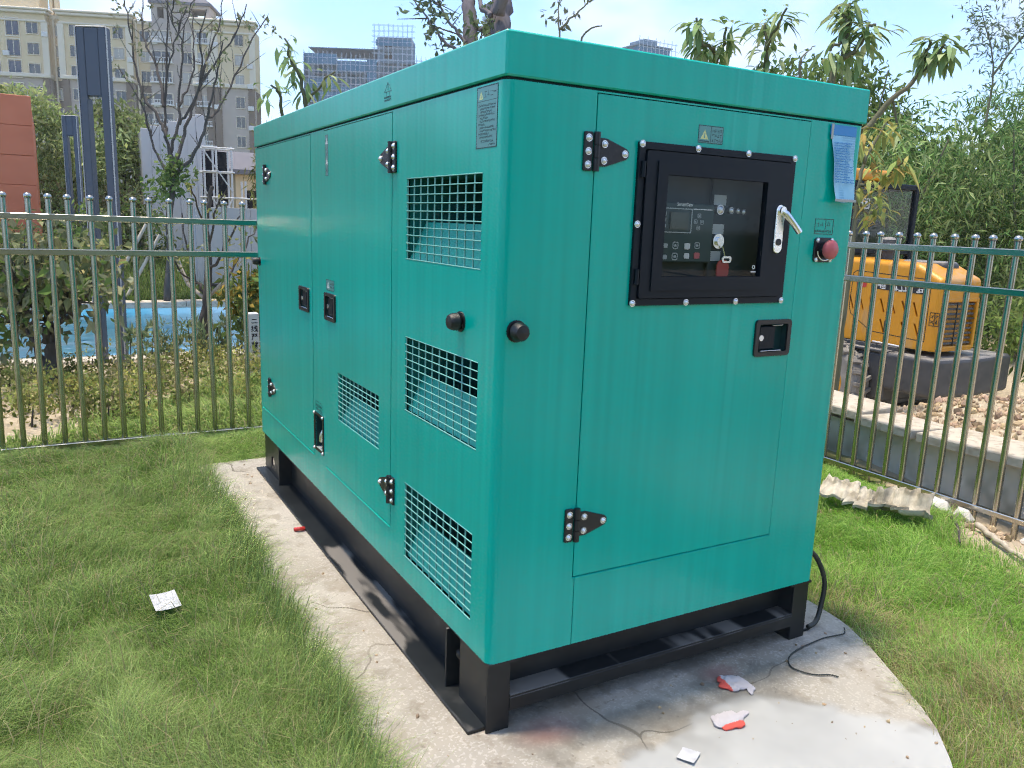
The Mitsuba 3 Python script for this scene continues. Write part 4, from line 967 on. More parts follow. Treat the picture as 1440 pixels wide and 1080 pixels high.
def blades(x, y, z, h, w, lean_dir, lean, col, seed):
    """Curved three-triangle blades as one mesh."""
    r = rng(seed); n = len(x)
    a = r.uniform(0, 2 * np.pi, n); side = np.stack([np.cos(a), np.sin(a), np.zeros(n)], -1)
    d = np.stack([np.cos(lean_dir), np.sin(lean_dir), np.zeros(n)], -1)
    b = np.stack([x, y, z], -1); up = np.array([0, 0, 1.0])
    m = b + up * (h * .62 * np.sqrt(np.maximum(1 - (lean * .45) ** 2, .05)))[:, None] + d * (h * lean * .30)[:, None]
    t = b + up * (h * np.sqrt(np.maximum(1 - np.minimum(lean, .97) ** 2, .05)))[:, None] + d * (h * lean)[:, None]
    hw = (w / 2)[:, None] * side
    v = np.stack([b - hw, b + hw, m - hw * .8, m + hw * .8, t], 1).reshape(-1, 3)
    k = np.arange(n)[:, None] * 5
    f = np.concatenate([k + [0, 1, 3], k + [0, 3, 2], k + [2, 3, 4]], 1).reshape(-1, 3)
    return (v, f), np.repeat(col, 5, 0)


def grass_patch(n, xr, yr, keep, hf, seed, hmin=.06, hmax=.175, wm=.0018, tint=(0, 0, 0), straw=.05):
    r = rng(seed); x = r.uniform(*xr, n); y = r.uniform(*yr, n)
    k = r.random(n) < keep(x, y); x, y = x[k], y[k]; n = len(x)
    cl = nz2(x, y, 2.6, 31, 3); cl2 = nz2(x, y, .9, 37, 2)
    tf = np.clip(nz2(x, y, 7.0, 71, 3) * 2.4 - .7, 0, 1)
    h = (hmin + (hmax - hmin) * np.clip(cl * 1.7 - .4, 0, 1)) * r.uniform(.5, 1.3, n) * (.6 + .75 * tf)
    h = h * np.clip(.30 + 1.9 * np.minimum(np.abs(y - 3.60), np.abs(x - 3.23)), .3, 1.0)
    ld = nz2(x, y, 1.4, 41, 2) * 14 + r.normal(0, .8, n); le = np.clip(.50 + .50 * nz2(x, y, 2.0, 43, 2) + r.normal(0, .18, n), .05, .95)
    A = np.array([.19, .31, .075]); B = np.array([.36, .48, .17]); Y = np.array([.52, .54, .28]); S = np.array([.52, .44, .26])
    t = np.clip(cl2 * 1.2 - .55 + .9 * tf + r.normal(0, .22, n), 0, 1)[:, None]
    c = A * (1 - t) + B * t
    yel = (r.random(n) < .07 + .25 * np.clip(cl - .45, 0, 1))[:, None]; c = np.where(yel, Y * r.uniform(.6, 1, (n, 1)), c)
    s_ = (r.random(n) < straw * (.3 + 1.4 * nz2(x, y, 3.3, 47, 2)))[:, None]; c = np.where(s_, S * r.uniform(.6, 1.1, (n, 1)), c)
    c = np.clip(c * r.uniform(.75, 1.25, (n, 1)) + np.array(tint), .005, .8)
    w = wm * r.uniform(.6, 1.4, n)
    dist = np.hypot(x - CAM[0], y - CAM[1]); w = w * np.clip(dist / 2.6, .8, 2.2)
    return blades(x, y, hf(x, y) - .004, h, w, ld, le, c, seed + 1)


def dens(x, y, near=1.0):
    d = np.hypot(x - CAM[0], y - CAM[1]); return np.clip((2.0 / np.maximum(d, .6)) ** 1.3, .12, 1) * near


pad_poly = Polygon(edge)
from shapely import contains_xy


def off_pad(x, y):
    return ~contains_xy(pad_poly, x, y)


m1, c1 = grass_patch(620000, (-2.6, -.28), (-1.0, 3.62), lambda x, y: dens(x, y) * off_pad(x, y) * sst(-3.2, -2.0, x - .25 * y), lawn_h, 51, tint=(-.012, -.02, -.004))
put('lawn_grass', m1, 'grass_blade', color=c1, label='long tangled lawn grass left of the concrete pad', category='grass', kind='stuff')
m2, c2 = grass_patch(480000, (1.03, 3.3), (-1.0, 3.62), lambda x, y: dens(x, y, 1.0) * off_pad(x, y) * (1 - dirt_amount(x, y)) * (1 - .85 * sst(1.15, .25, (x - 1.25) + (y + .5) * .55 + (nz2(x, y, 3.1, 3) - .5) * .9)), lawn_h, 53, .05, .12, tint=(-.01, .07, -.03), straw=.05)
put('lawn_grass', m2, 'grass_blade', color=c2, label='bright green lawn grass right of the generator', category='grass', kind='stuff')
m3_, c3 = grass_patch(150000, (1.02, 2.7), (-1.2, .7), lambda x, y: dens(x, y, .9) * off_pad(x, y) * (1 - dirt_amount(x, y)) * sst(1.2, .35, (x - 1.25) + (y + .5) * .55 + (nz2(x, y, 3.1, 3) - .5) * .9), lawn_h, 55, .035, .10, tint=(.05, .03, .015), straw=.42)
put('dry_grass', m3_, 'grass_blade', color=c3, label='straw coloured drying grass round the right rim of the concrete pad', category='grass', kind='stuff')
mb, cb_ = grass_patch(36000, (-.26, 1.2), (2.78, 3.62), lambda x, y: .8 * off_pad(x, y), lawn_h, 56, .05, .12, tint=(.015, .03, 0))
put('lawn_grass', mb, 'grass_blade', color=cb_, label='short strip of lawn grass behind the far end of the concrete pad', category='grass', kind='stuff')
m4, c4 = grass_patch(110000, (-3.4, 3.2), (3.58, 5.4), lambda x, y: sst(.35, -.15, y - (4.62 + .77 * x) + .9 * (nz2(x, y, 2, 9) - .5)) * .9, lambda x, y: np.where(y < 3.9, lawn_h(x, y), bed_h(x, y)), 57, .07, .2, .004, tint=(.02, .02, 0.0))
put('verge_grass', m4, 'grass_blade', color=c4, label='thin bright grass strip just beyond the left fence', category='grass', kind='stuff')
# stray blades leaning over the pad edge and long seed stalks
r = rng(61); n = 2200; yy = r.uniform(-.6, 2.6, n); xx = -.30 - .05 * np.abs(r.normal(0, 1, n))
m5, c5 = blades(xx, yy, np.full(n, -.04), r.uniform(.10, .24, n), r.uniform(.0016, .003, n), r.normal(0, .9, n) + .2 * np.sin(yy * 5), np.clip(r.normal(.62, .25, n), .1, .95), np.array([.24, .33, .11]) * r.uniform(.6, 1.5, (n, 1)), 62)
put('edge_grass', m5, 'grass_blade', color=c5, label='long grass blades flopping over the left edge of the concrete pad', category='grass', kind='stuff')
r = rng(63); n = 1500; xx = r.uniform(-1.9, -.26, n); yy = r.uniform(-.8, 3.4, n)
m6, c6 = blades(xx, yy, np.full(n, -.05), r.uniform(.12, .27, n), r.uniform(.0018, .0034, n), r.uniform(0, 6.28, n), np.clip(r.normal(.75, .2, n), .2, .96), np.array([.42, .38, .20]) * r.uniform(.6, 1.2, (n, 1)), 64)
put('straw_stalks', m6, 'grass_blade', color=c6, label='pale bent straw stalks scattered through the left lawn', category='grass', kind='stuff')
r = rng(65); n = 2600; xx = np.r_[r.uniform(1.1, 2.9, n)]; yy = r.uniform(-.9, .9, n); k = off_pad(xx, yy) & ((xx - 1.25) + (yy + .5) * .55 < 1.3); xx, yy = xx[k], yy[k]; n = len(xx)
m7, c7 = blades(xx, yy, np.full(n, -.05), r.uniform(.05, .15, n), r.uniform(.002, .0036, n), r.uniform(0, 6.28, n), np.clip(r.normal(.8, .2, n), .2, .97), np.array([.45, .40, .23]) * r.uniform(.6, 1.2, (n, 1)), 66)
put('straw_stalks', m7, 'grass_blade', color=c7, label='pale flattened straw near the bare soil at right', category='grass', kind='stuff')

r = rng(71); gm, gc = stones(520, (-.28, 1.4), (-1.0, 2.75), lambda x, y: x * 0, .0015, .0075, 72, .6)
vv = gm[0].reshape(-1, 12, 3).mean(1); okk = ~((vv[:, 0] > -.04) & (vv[:, 0] < 1.27) & (vv[:, 1] > .0)) & contains_xy(pad_poly, vv[:, 0], vv[:, 1])
idx = np.nonzero(okk)[0]; V_ = np.vstack([gm[0].reshape(-1, 12, 3)[i] for i in idx]); F_ = np.vstack([if_ + j * 12 for j in range(len(idx))]); C_ = np.vstack([gc.reshape(-1, 12, 3)[i] for i in idx])
put('grit', (V_, F_), 'flake', color=C_ * .8, label='loose grit and crumbs of mortar scattered over the concrete pad', category='grit', kind='stuff')

# ------------------------------------------------------------------ excavator (rear towards the fence, facing away along +y)
EX = thing('excavator', 'yellow wheeled excavator with dark counterweight parked beyond the right fence', 'excavator')
ex, ey = 6.70, 3.17


def profile_x(pts, x0, x1, bev=.02):
    """Closed (y, z) profile extruded along x, lightly rounded."""
    p = Polygon(pts).buffer(-bev).buffer(bev, quad_segs=4)
    m = extrude(p, x1 - x0); v, f = arr(m)
    return np.stack([v[:, 2] + x0, v[:, 0], v[:, 1]], -1), f


def hull_box(lo, hi, r, n=16):
    s = [m3.Manifold.sphere(r, n).translate([float(a), float(b), float(c)]) for a in (lo[0] + r, hi[0] - r) for b in (lo[1] + r, hi[1] - r) for c in (lo[2] + r, hi[2] - r)]
    return m3.Manifold.batch_hull(s)


hood = m3.Manifold.batch_hull([m3.Manifold.sphere(.06, 20).translate([x, y, z]) for x in (ex + .06, ex + .62) for (y, z) in ((ey + .06, .26), (ey + .06, .93), (ey + .30, 1.045), (ey + 1.55, 1.08), (ey + 1.55, .26))])
hood = hood.trim_by_plane([0, 0, 1], .24)
hood -= cs((ex + .13, ey - .1, .29), (ex + .615, ey + .05, .74))
for (ya, za, n, dy) in ((ey + .26, .645, 7, .128), (ey + .22, .43, 2, .15), (ey + .62, .43, 1, .1)):
    for i in range(n):
        y = ya + i * dy
        sl = m3.Manifold.cube([.12, .022, .15], True).rotate([-22, 0, 0]).translate([ex, y, za + .0])
        hood -= sl
put('hood', hood, 'machine_yellow', EX, smooth=35)
put('hood_core', box((ex + .05, ey + .056, .28), (ex + .58, ey + 1.5, .9)), 'dark_void', EX)
gr = tag(num('grille', EX))
for i in range(9):
    z = .305 + i * .05
    put('grille_slat', box((ex + .135, ey + .012 + .004 * (i % 2), z), (ex + .61, ey + .05, z + .020), .004), 'machine_grey', gr)
put('grille_frame', cat(box((ex + .09, ey - .006, .26), (ex + .13, ey + .03, .78), .006), box((ex + .612, ey - .006, .26), (ex + .65, ey + .03, .78), .006), box((ex + .13, ey - .005, .742), (ex + .612, ey + .03, .775), .006), box((ex + .13, ey - .005, .262), (ex + .612, ey + .03, .292), .006)), 'machine_yellow', gr)
put('grille_rib', cat(box((ex + .30, ey + .004, .295), (ex + .31, ey + .012, .74)), box((ex + .135, ey + .002, .56), (ex + .61, ey + .011, .575))), 'black_plastic', gr)
put('rear_panel', cat(box((ex + .12, ey - .004, .80), (ex + .60, ey + .02, .905), .008)), 'machine_yellow', EX)
put('side_door_seam', on_side(strokes([[(-1.05, .60), (-1.02, .52), (-.75, .36), (-.12, .33), (-.12, .93), (-.16, .955), (-1.0, .99), (-1.04, .96), (-1.05, .60)]], .008, .001), ey, 0.0, ex - .0005), 'black_plastic', EX)
bd = tag(num('side_stripe', EX))
put('stripe', on_side(extrude(Polygon([(-.80, .815), (-.14, .80), (-.14, .90), (-.80, .905)]), .002), ey, 0, ex - .0006), 'black_plastic', bd)
put('stripe_lettering', on_side(strokes(marks(-.77, -.62, .838, .05, 501, .9) + marks(-.52, -.34, .835, .05, 502, .95) + marks(-.27, -.18, .832, .045, 503, .9), .010, .002), ey, 0, ex - .0024), 'white_paint', bd)
put('red_patch', on_side(extrude(Polygon([(-.97, .80), (-.86, .825), (-.86, .905), (-1.0, .905)]), .002), ey, 0, ex - .0006), 'red_plastic', bd)
put('side_latch', box((ex - .01, ey + .55, .37), (ex + .0, ey + .59, .49), .004), 'black_plastic', EX)
put('safety_mark', on_side(strokes([[(a * .1 - .03, b * .13 + .50) for a, b in s] for s in ([(0, 0), (1, 0), (1, 1), (0, 1), (0, 0)], [(.5, 0), (.5, 1)], [(.1, .2), (.4, .4)], [(.1, .4), (.4, .2)], [(.65, .2), (.85, .2), (.75, .45), (.65, .2)], [(.6, .6), (.9, .8), (.6, .8)], [(.1, .6), (.4, .8)], [(.2, .8), (.3, .6)])], .007, .001), ey + .06, 0, ex - .0005), 'black_plastic', EX)
for i, (a, b) in enumerate(((ey + .33, ey + .65),)):
    put('grab_handle', tube(smooth_path([(ex + .0, a, .24), (ex - .05, a, .25), (ex - .05, b, .26), (ex + .0, b, .25)], 4), .010, 8), 'silver_edge', EX, smooth=True)
cwm = m3.Manifold.batch_hull([m3.Manifold.sphere(.05, 16).translate([x, y, z]) for (x, y) in ((ex - .06, ey - .06), (ex + 1.17, ey - .06), (ex + 1.17, ey + .35), (ex - .06, ey + .42), (ex + .5, ey - .13)) for z in (-.17, .135)])
ct = put('counterweight', cwm, 'machine_grey', EX, smooth=35)
put('print', on_front(strokes([q for i in range(4) for q in [[(a * .045 + i * .056 + (.0 if i else 0), b * .07) for a, b in s] for s in ([[(0, .1), (.9, .1)], [(.1, .5), (.8, .6)], [(.4, 0), (.6, 1)], [(.1, .9), (.9, .8)]], [[(.1, 0), (.5, .9)], [(.5, .9), (.9, 0)], [(.2, .4), (.8, .4)]], [[(0, 0), (0, 1)], [(.5, 0), (.5, 1)], [(.95, 0), (.95, .9)]], [[(0, .9), (.5, .5), (.9, .95)], [(.5, .5), (.4, 0)]])[i % 4]]], .008, .002), ex + .16, -.09, ey - .128), 'yellow_print', ct)
put('print', on_front(strokes([q for i in range(4) for q in [[(a * .04 + i * .05, b * .075) for a, b in s] for s in ([[(0, 0), (0, 1)], [(0, .9), (.9, .9)], [(.6, 1), (.6, 0)]], [[(0, 0), (.9, 0)], [(.2, 0), (.2, .9)], [(.7, 0), (.7, 1)]], [[(0, .5), (.9, .5)], [(.5, 0), (.5, 1)]], [[(.1, 0), (.9, 1)], [(0, .8), (.9, .7)]])[i % 4]]], .008, .002), ex + .80, -.06, ey - .112), 'yellow_print', ct)
put('tool_box', hull_box((ex - .05, ey + .46, -.36), (ex + .45, ey + 1.0, .15), .03), 'machine_grey', EX, smooth=35)
put('tool_box_lid', hull_box((ex - .075, ey + .45, .152), (ex + .45, ey + 1.02, .19), .016), 'machine_grey', EX, smooth=35)
put('deck', box((ex + .0, ey + .4, .13), (ex + 1.2, ey + 2.6, .235), .01), 'machine_grey', EX)
put('chassis', cat(box((ex + .1, ey + .5, -.42), (ex + 1.05, ey + 3.0, -.12), .02), cyl((ex + .6, ey + 1.5, -.15), (ex + .6, ey + 1.5, .14), .38, 28)), 'machine_grey', EX)


def wheel(x, y, z, R_=.43, wd=.26):
    k = tag(num('wheel', EX))
    prof = [(-wd / 2, R_ * .55), (-wd / 2, R_ * .86), (-wd * .38, R_ * .95), (0, R_ * .97), (wd * .38, R_ * .95), (wd / 2, R_ * .86), (wd / 2, R_ * .55)]
    an = np.linspace(0, 2 * np.pi, 41)[:-1]
    V = np.array([[x + a, y + b * math.cos(t), z + b * math.sin(t)] for t in an for a, b in prof]); n = len(prof)
    i, j = np.meshgrid(np.arange(40), np.arange(n - 1), indexing='ij'); A = i * n + j; B = ((i + 1) % 40) * n + j
    F = np.vstack([np.stack([A, A + 1, B + 1], -1).reshape(-1, 3), np.stack([A, B + 1, B], -1).reshape(-1, 3)])
    lugs = []
    for t in range(20):
        for s in (-1, 1):
            a = (t + (.5 if s > 0 else 0)) * 2 * np.pi / 20
            q, ff = box((.0, -.022, 0), (wd * .52, .022, .045), .006)
            q = q * [s, 1, 1]; ff = ff if s > 0 else ff[:, ::-1]
            q = q + np.c_[np.zeros(len(q)), np.abs(q[:, 0]) * .25, np.zeros(len(q))]; q[:, 2] += R_ * .94 - .02 * (np.abs(q[:, 0]) > wd * .4)
            ca, sa = math.cos(a), math.sin(a)
            lugs.append((np.stack([q[:, 0] + x, y + q[:, 1] * ca + q[:, 2] * sa, z - q[:, 1] * sa + q[:, 2] * ca], -1), ff))
    put('tyre', cat((V, F), *lugs), 'tyre_dust', k)
    put('rim', cat(cyl((x - wd * .42, y, z), (x + wd * .42, y, z), R_ * .56, 28), dome((x - wd * .42, y, z), (-1, 0, 0), R_ * .22, .05, 16)), 'machine_yellow', k, smooth=40)


for wy in (1.05, 2.75):
    wheel(ex - .16, ey + wy, -.22); wheel(ex + 1.35, ey + wy, -.22)
cb = tag(num('cab', EX))
c0, c1, y0, y1 = ex + .02, ex + 1.20, ey + 1.20, ey + 2.45
posts = []
for x in (c0, c1 - .07):
    posts.append(box((x, y0, .24), (x + .07, y0 + .07, 1.96), .012)); posts.append(box((x, y1 - .07, .24), (x + .07, y1, 1.96), .012))
posts += [box((c0 + .07, y0 + .004, 1.89), (c1 - .07, y0 + .06, 1.955), .01), box((c0 + .07, y0 + .004, 1.16), (c1 - .07, y0 + .06, 1.22), .01), box((c0 + .004, y0 + .07, 1.89), (c0 + .06, y1 - .07, 1.955), .01), box((c1 - .06, y0 + .07, 1.89), (c1 - .004, y1 - .07, 1.955), .01), box((c0 + .004, y0 + .55, .3), (c0 + .06, y0 + .61, 1.89), .008)]
put('cab_frame', cat(*posts), 'black_coat', cb)
put('cab_base', cat(box((c0 + .002, y0 + .01, .24), (c1 - .002, y1 - .01, .80), .02)), 'machine_yellow', cb)
put('seat', cat(hull_box((c0 + .2, y0 + .35, .8), (c1 - .2, y0 + .85, .95), .05), hull_box((c0 + .22, y0 + .28, .95), (c1 - .22, y0 + .42, 1.55), .05)), 'black_plastic', cb, smooth=35)
put('roof', hull_box((c0 - .03, y0 + .0, 1.958), (ex + .88, y1 + .06, 2.09), .05), 'machine_yellow', cb, smooth=35)


def pane(a, b, c, d):
    return np.array([a, b, c, d], float), np.array([[0, 1, 2], [0, 2, 3]])


put('window', pane((c0 + .07, y0 + .03, 1.22), (c1 - .07, y0 + .03, 1.22), (c1 - .07, y0 + .03, 1.89), (c0 + .07, y0 + .03, 1.89)), 'cab_glass', cb)
put('window', pane((c0 + .03, y1 - .07, .8), (c0 + .03, y0 + .07, .8), (c0 + .03, y0 + .07, 1.89), (c0 + .03, y1 - .07, 1.89)), 'cab_glass', cb)
put('window', pane((c1 - .03, y0 + .07, .8), (c1 - .03, y1 - .07, .8), (c1 - .03, y1 - .07, 1.89), (c1 - .03, y0 + .07, 1.89)), 'cab_glass', cb)
put('window_sticker', cat(*[on_front(extrude(Polygon([(a, b), (c, b), (c, d), (a, d)]), .001), ex + .28, 1.66, y0 + .028) for a, b, c, d in ((-.10, .02, -.02, .1), (.0, .0, .09, .012), (.078, .012, .09, .1), (.0, .1, .09, .112), (.015, .03, .06, .085))]), 'white_paint', cb)
put('air_cleaner', cat(tube([(ex + .28, ey + .86, z) for z in (1.05, 1.20, 1.205, 1.29, 1.295, 1.33, 1.36)], [.06, .06, .085, .085, .12, .115, .03], 20)), 'machine_grey', EX, smooth=35)
put('exhaust_guard', cat(hull_box((ex + .30, ey + .20, .98), (ex + .58, ey + .72, 1.13), .05)), 'machine_grey', EX, smooth=35)
bm = tag(num('boom', EX))
put('boom_arm', tube([(ex + 1.05, ey + 2.5, .5), (ex + 1.05, ey + 3.9, 1.7), (ex + 1.05, ey + 5.3, 1.3)], [.16, .16, .10], 10), 'machine_yellow', bm)

# ------------------------------------------------------------------ trees and plants


def leaf_mesh(P, D, Ln, Wd, col, seed, fold=.15, droop=.0):
    """One folded kite per leaf (two triangles)."""
    r = rng(seed); n = len(P)
    D = D / (np.linalg.norm(D, axis=1, keepdims=True) + 1e-9)
    s = np.cross(D, r.normal(0, 1, (n, 3))); s /= np.linalg.norm(s, axis=1, keepdims=True) + 1e-9
    nn = np.cross(s, D); Ln = Ln[:, None]; Wd = Wd[:, None]
    mid = P + D * Ln * .42
    tip = P + D * Ln + np.array([0, 0, -1.0]) * Ln * droop
    v = np.stack([P, mid - s * Wd / 2 + nn * Wd * fold, mid + s * Wd / 2 + nn * Wd * fold, tip], 1).reshape(-1, 3)
    k = np.arange(n)[:, None] * 4
    f = np.concatenate([k + [0, 2, 3], k + [0, 3, 1]], 1).reshape(-1, 3)
    return (v, f), np.repeat(col, 4, 0)


def palette(cols, n, r, jit=.25):
    c = np.array(cols)[r.integers(0, len(cols), n)]
    return np.clip(c * r.uniform(1 - jit, 1 + jit, (n, 1)), .004, .8)


def merge(parts):
    return cat(*[p[0] for p in parts]), np.vstack([p[1] for p in parts])


GREEN = [(.11, .18, .05), (.15, .22, .065), (.19, .26, .085), (.09, .145, .045)]
BAMBOO = [(.12, .225, .07), (.17, .28, .09), (.24, .33, .125), (.085, .16, .05), (.30, .37, .16)]
YELLOW = [(.33, .32, .10), (.38, .37, .12), (.25, .29, .085), (.19, .25, .075)]
GREY = [(.15, .175, .09), (.21, .23, .13), (.11, .135, .065), (.29, .31, .20), (.26, .26, .14)]


def skeleton(name, bl, matl, parent, seed, nseg=4, jit=.006, n=7, roots=(0,)):
    r = rng(seed); out = []
    for i, (pts, r0, r1) in enumerate(bl):
        if i in roots and pts[0][2] > -.1:                       # stems go down to the ground
            pts = [(pts[0][0] + .06, pts[0][1] + .03, -.72), (pts[0][0] + .02, pts[0][1] + .01, pts[0][2] * .45)] + list(pts); r0 *= 1.15
        p = smooth_path(pts, nseg, jit, r); out.append((p, np.linspace(r0, r1, len(p))))
    put(name, tube(out[0][0], out[0][1], 10), matl, parent, smooth=True)
    if len(out) > 1:
        for p, q in out[1:]:
            put('limb', tube(p, q, n), matl, parent, smooth=True)
    return out


def crown_along(paths, n, spread, L0, L1, wr, cols, seed, start=.5, droop=.25, up=0.0, twigs=None):
    """Leaves in small tufts along the outer part of the limbs."""
    r = rng(seed); P, D = [], []
    for (p, _) in paths:
        m = max(1, int(n * len(p) / sum(len(q[0]) for q in paths)))
        t = (start + (1 - start) * r.random(max(m // 6, 1)) ** .7) * (len(p) - 1)
        for tt in t:
            i = min(int(tt), len(p) - 2); c = p[i] + (p[i + 1] - p[i]) * (tt - i) + r.normal(0, spread, 3)
            ax = (p[i + 1] - p[i]) / (np.linalg.norm(p[i + 1] - p[i]) + 1e-9) + r.normal(0, .5, 3)
            k = 6
            P.append(c + r.normal(0, spread * .35, (k, 3))); D.append(ax * .4 + r.normal(0, .7, (k, 3)) + [0, 0, up - droop])
    P = np.vstack(P); D = np.vstack(D); k = len(P)
    Ln = r.uniform(L0, L1, k)
    return leaf_mesh(P, D, Ln, Ln * wr * r.uniform(.8, 1.2, k), palette(cols, k, r), seed + 1, .15, droop * .4)


def mass(c, rad, nclump, per, L0, L1, wr, cols, seed, droop=.5, clump=.22, lean=(0, 0, 0)):
    """A crown: tufts of leaves spread unevenly through a lumpy ellipsoid."""
    r = rng(seed); u = r.normal(0, 1, (nclump, 3)); u /= np.linalg.norm(u, axis=1, keepdims=True)
    lump = .72 + .55 * (meshkit.fbm(u * 1.7 + seed, 3, seed) - .15)
    rr = r.random(nclump) ** .42
    C_ = np.array(c) + u * (rr * lump)[:, None] * np.array(rad)
    C_ = C_[r.random(nclump) < np.clip((meshkit.fbm(C_ * 1.9 / max(.5, min(rad)), 3, seed + 3) - .38) * 6, .05, 1)]
    k = len(C_); out = u[:k] * .4 + r.normal(0, .35, (k, 3)) + np.array(lean)
    P = np.repeat(C_, per, 0) + r.normal(0, clump, (k * per, 3)) * [1, 1, .7]
    D = np.repeat(out, per, 0) + r.normal(0, .6, (k * per, 3)) + [0, 0, -droop]
    hue = np.clip(meshkit.fbm(C_ * 1.1 / max(.5, min(rad)) + 5, 2, seed + 9) * 2.2 - .1, .45, 1.5)[:, None]
    col = np.repeat(palette(cols, k, r, .2) * hue, per, 0) * r.uniform(.75, 1.25, (k * per, 1))
    Ln = r.uniform(L0, L1, k * per)
    return leaf_mesh(P, D, Ln, Ln * wr * r.uniform(.8, 1.2, k * per), np.clip(col, .004, .8), seed + 1, .15, .15)


def plant(name, label, cat_, parts, matl='leaf', group=None, stems=None, smat='bark', part='crown', seed=0):
    k = thing(name, label, cat_, group)
    if stems:
        for i, (pts, r0, r1) in enumerate(stems):
            p = smooth_path(pts, 3, .01, rng(seed + i)); put('trunk' if i == 0 else 'stem', tube(p, np.linspace(r0, r1, len(p)), 7), smat, k, smooth=True)
    m, c = merge(parts) if isinstance(parts, list) else parts
    put(part, m, matl, k, color=c)
    return k


# vase-shaped young tree beyond the pool, with its props
k = thing('vase_tree', 'tall nearly bare vase shaped tree with many rising limbs beyond the pool', 'tree')
sk = skeleton('trunk', VASE, 'bark', k, 101, jit=.012)
P1 = crown_along(sk[1:10], 420, .10, .05, .12, .42, [(.20, .23, .12), (.25, .24, .16), (.16, .19, .09)], 102, .66, .1)
P2 = crown_along(sk[:1], 420, .16, .07, .15, .5, GREEN, 104, .45, .2)
r = rng(105); tw = []
for (p, q) in sk[1:]:
    for t in r.uniform(.35, .98, 7):
        i = int(t * (len(p) - 2)); d = r.normal(0, .4, 3) + [0, 0, .55] + (p[i + 1] - p[i]) * 2
        a = p[i]; b = a + d * r.uniform(.25, .6); tw.append(tube([a, (a + b) / 2 + r.normal(0, .02, 3), b], [.008, .006, .003], 4))
put('twig', cat(*tw), 'bark', k, kind='stuff')
put('crown', P1[0], 'leaf', k, color=P1[1]); put('lower_sprouts', P2[0], 'leaf', k, color=P2[1])
for pl_, nm in ((PROPA, 'three pale timber props braced against the tall bare tree beyond the pool'), (PROPD, 'three pale timber props leaning on the slim tree at the near pool edge')):
    pk = thing('tree_prop', nm, 'tree props')
    for pts, r0, r1 in pl_:
        put('pole', tube(pts, np.linspace(r0, r1, len(pts)), 8), 'pale_timber', pk, smooth=True)

# small crooked evergreen at the left edge
k = thing('crooked_tree', 'small crooked tree with twisted grey limbs and broad leaves behind the left fence', 'tree')
sk = skeleton('trunk', SMALLTREE, 'bark', k, 111, jit=.015)
r = rng(112); tw = []
for (p, q) in sk[1:]:
    for t in r.uniform(.3, .98, 9):
        i = int(t * (len(p) - 2)); d = r.normal(0, .5, 3) + [0, 0, .15]; a = p[i]; b = a + d * r.uniform(.15, .4)
        tw.append(tube([a, (a + b) / 2 + r.normal(0, .03, 3), b], [.008, .006, .003], 4))
put('twig', cat(*tw), 'bark', k, kind='stuff')
c1_ = crown_along(sk[1:], 1500, .16, .07, .13, .50, GREY + GREEN[:2], 113, .35, .35)
c2_ = mass((-1.15, 6.15, .86), (.75, .45, .28), 60, 8, .07, .14, .5, GREY + [(.30, .31, .17), (.14, .19, .08)], 115, .3, .10)
c3_ = mass((-.75, 6.2, .95), (.45, .4, .25), 50, 8, .07, .13, .5, [(.34, .30, .14), (.30, .31, .13), (.20, .25, .09)], 116, .3, .1)
m, c = merge([c1_, c2_, c3_]); put('crown', m, 'gloss_leaf', k, color=c)

k = thing('slim_tree', 'slim leaning tree with thin bare twigs at the near edge of the pool', 'tree')
sk = skeleton('trunk', LEANTREE, 'bark', k, 121, jit=.01)
c = crown_along(sk[1:], 160, .08, .05, .09, .4, YELLOW + GREY, 122, .4, .1); put('crown', c[0], 'leaf', k, color=c[1])

k = thing('roadside_tree', 'tree with two thick dark trunks rising behind the generator roof', 'tree')
sk = skeleton('trunk', TOPTREE, 'grey_bark', k, 131, jit=.012, n=10, roots=(0, 1))
r = rng(133); tw = []
for (p, q) in sk[4:]:
    for t in np.linspace(.15, .98, 9):
        i = int(t * (len(p) - 2)); d = r.normal(0, .5, 3) + [0, 0, -.1]; a = p[i]; b = a + d * r.uniform(.15, .4)
        tw.append(tube([a, (a + b) / 2, b], [.007, .005, .003], 4))
put('twig', cat(*tw), 'bark', k, kind='stuff')
c = crown_along(sk[4:7], 300, .10, .06, .12, .42, [(.14, .18, .10), (.19, .23, .13), (.10, .14, .07)], 134, .12, .25); put('crown', c[0], 'leaf', k, color=c[1])
for nm, bl, lab, n in (('thin_sapling', TWIG, 'thin forked sapling with few leaves standing behind the generator roof', 90), ('bare_sapling', BARE, 'bare forked twig poking up behind the generator roof between the leafy saplings', 0)):
    k = thing(nm, lab, 'sapling'); sk = skeleton('trunk', bl, 'young_stem', k, 141, n=6, roots=(0, 2) if n == 0 else (0,))
    if n:
        c = crown_along(sk, n, .07, .05, .1, .4, [(.13, .15, .09), (.16, .17, .10)], 142, .2, .2); put('crown', c[0], 'leaf', k, color=c[1])


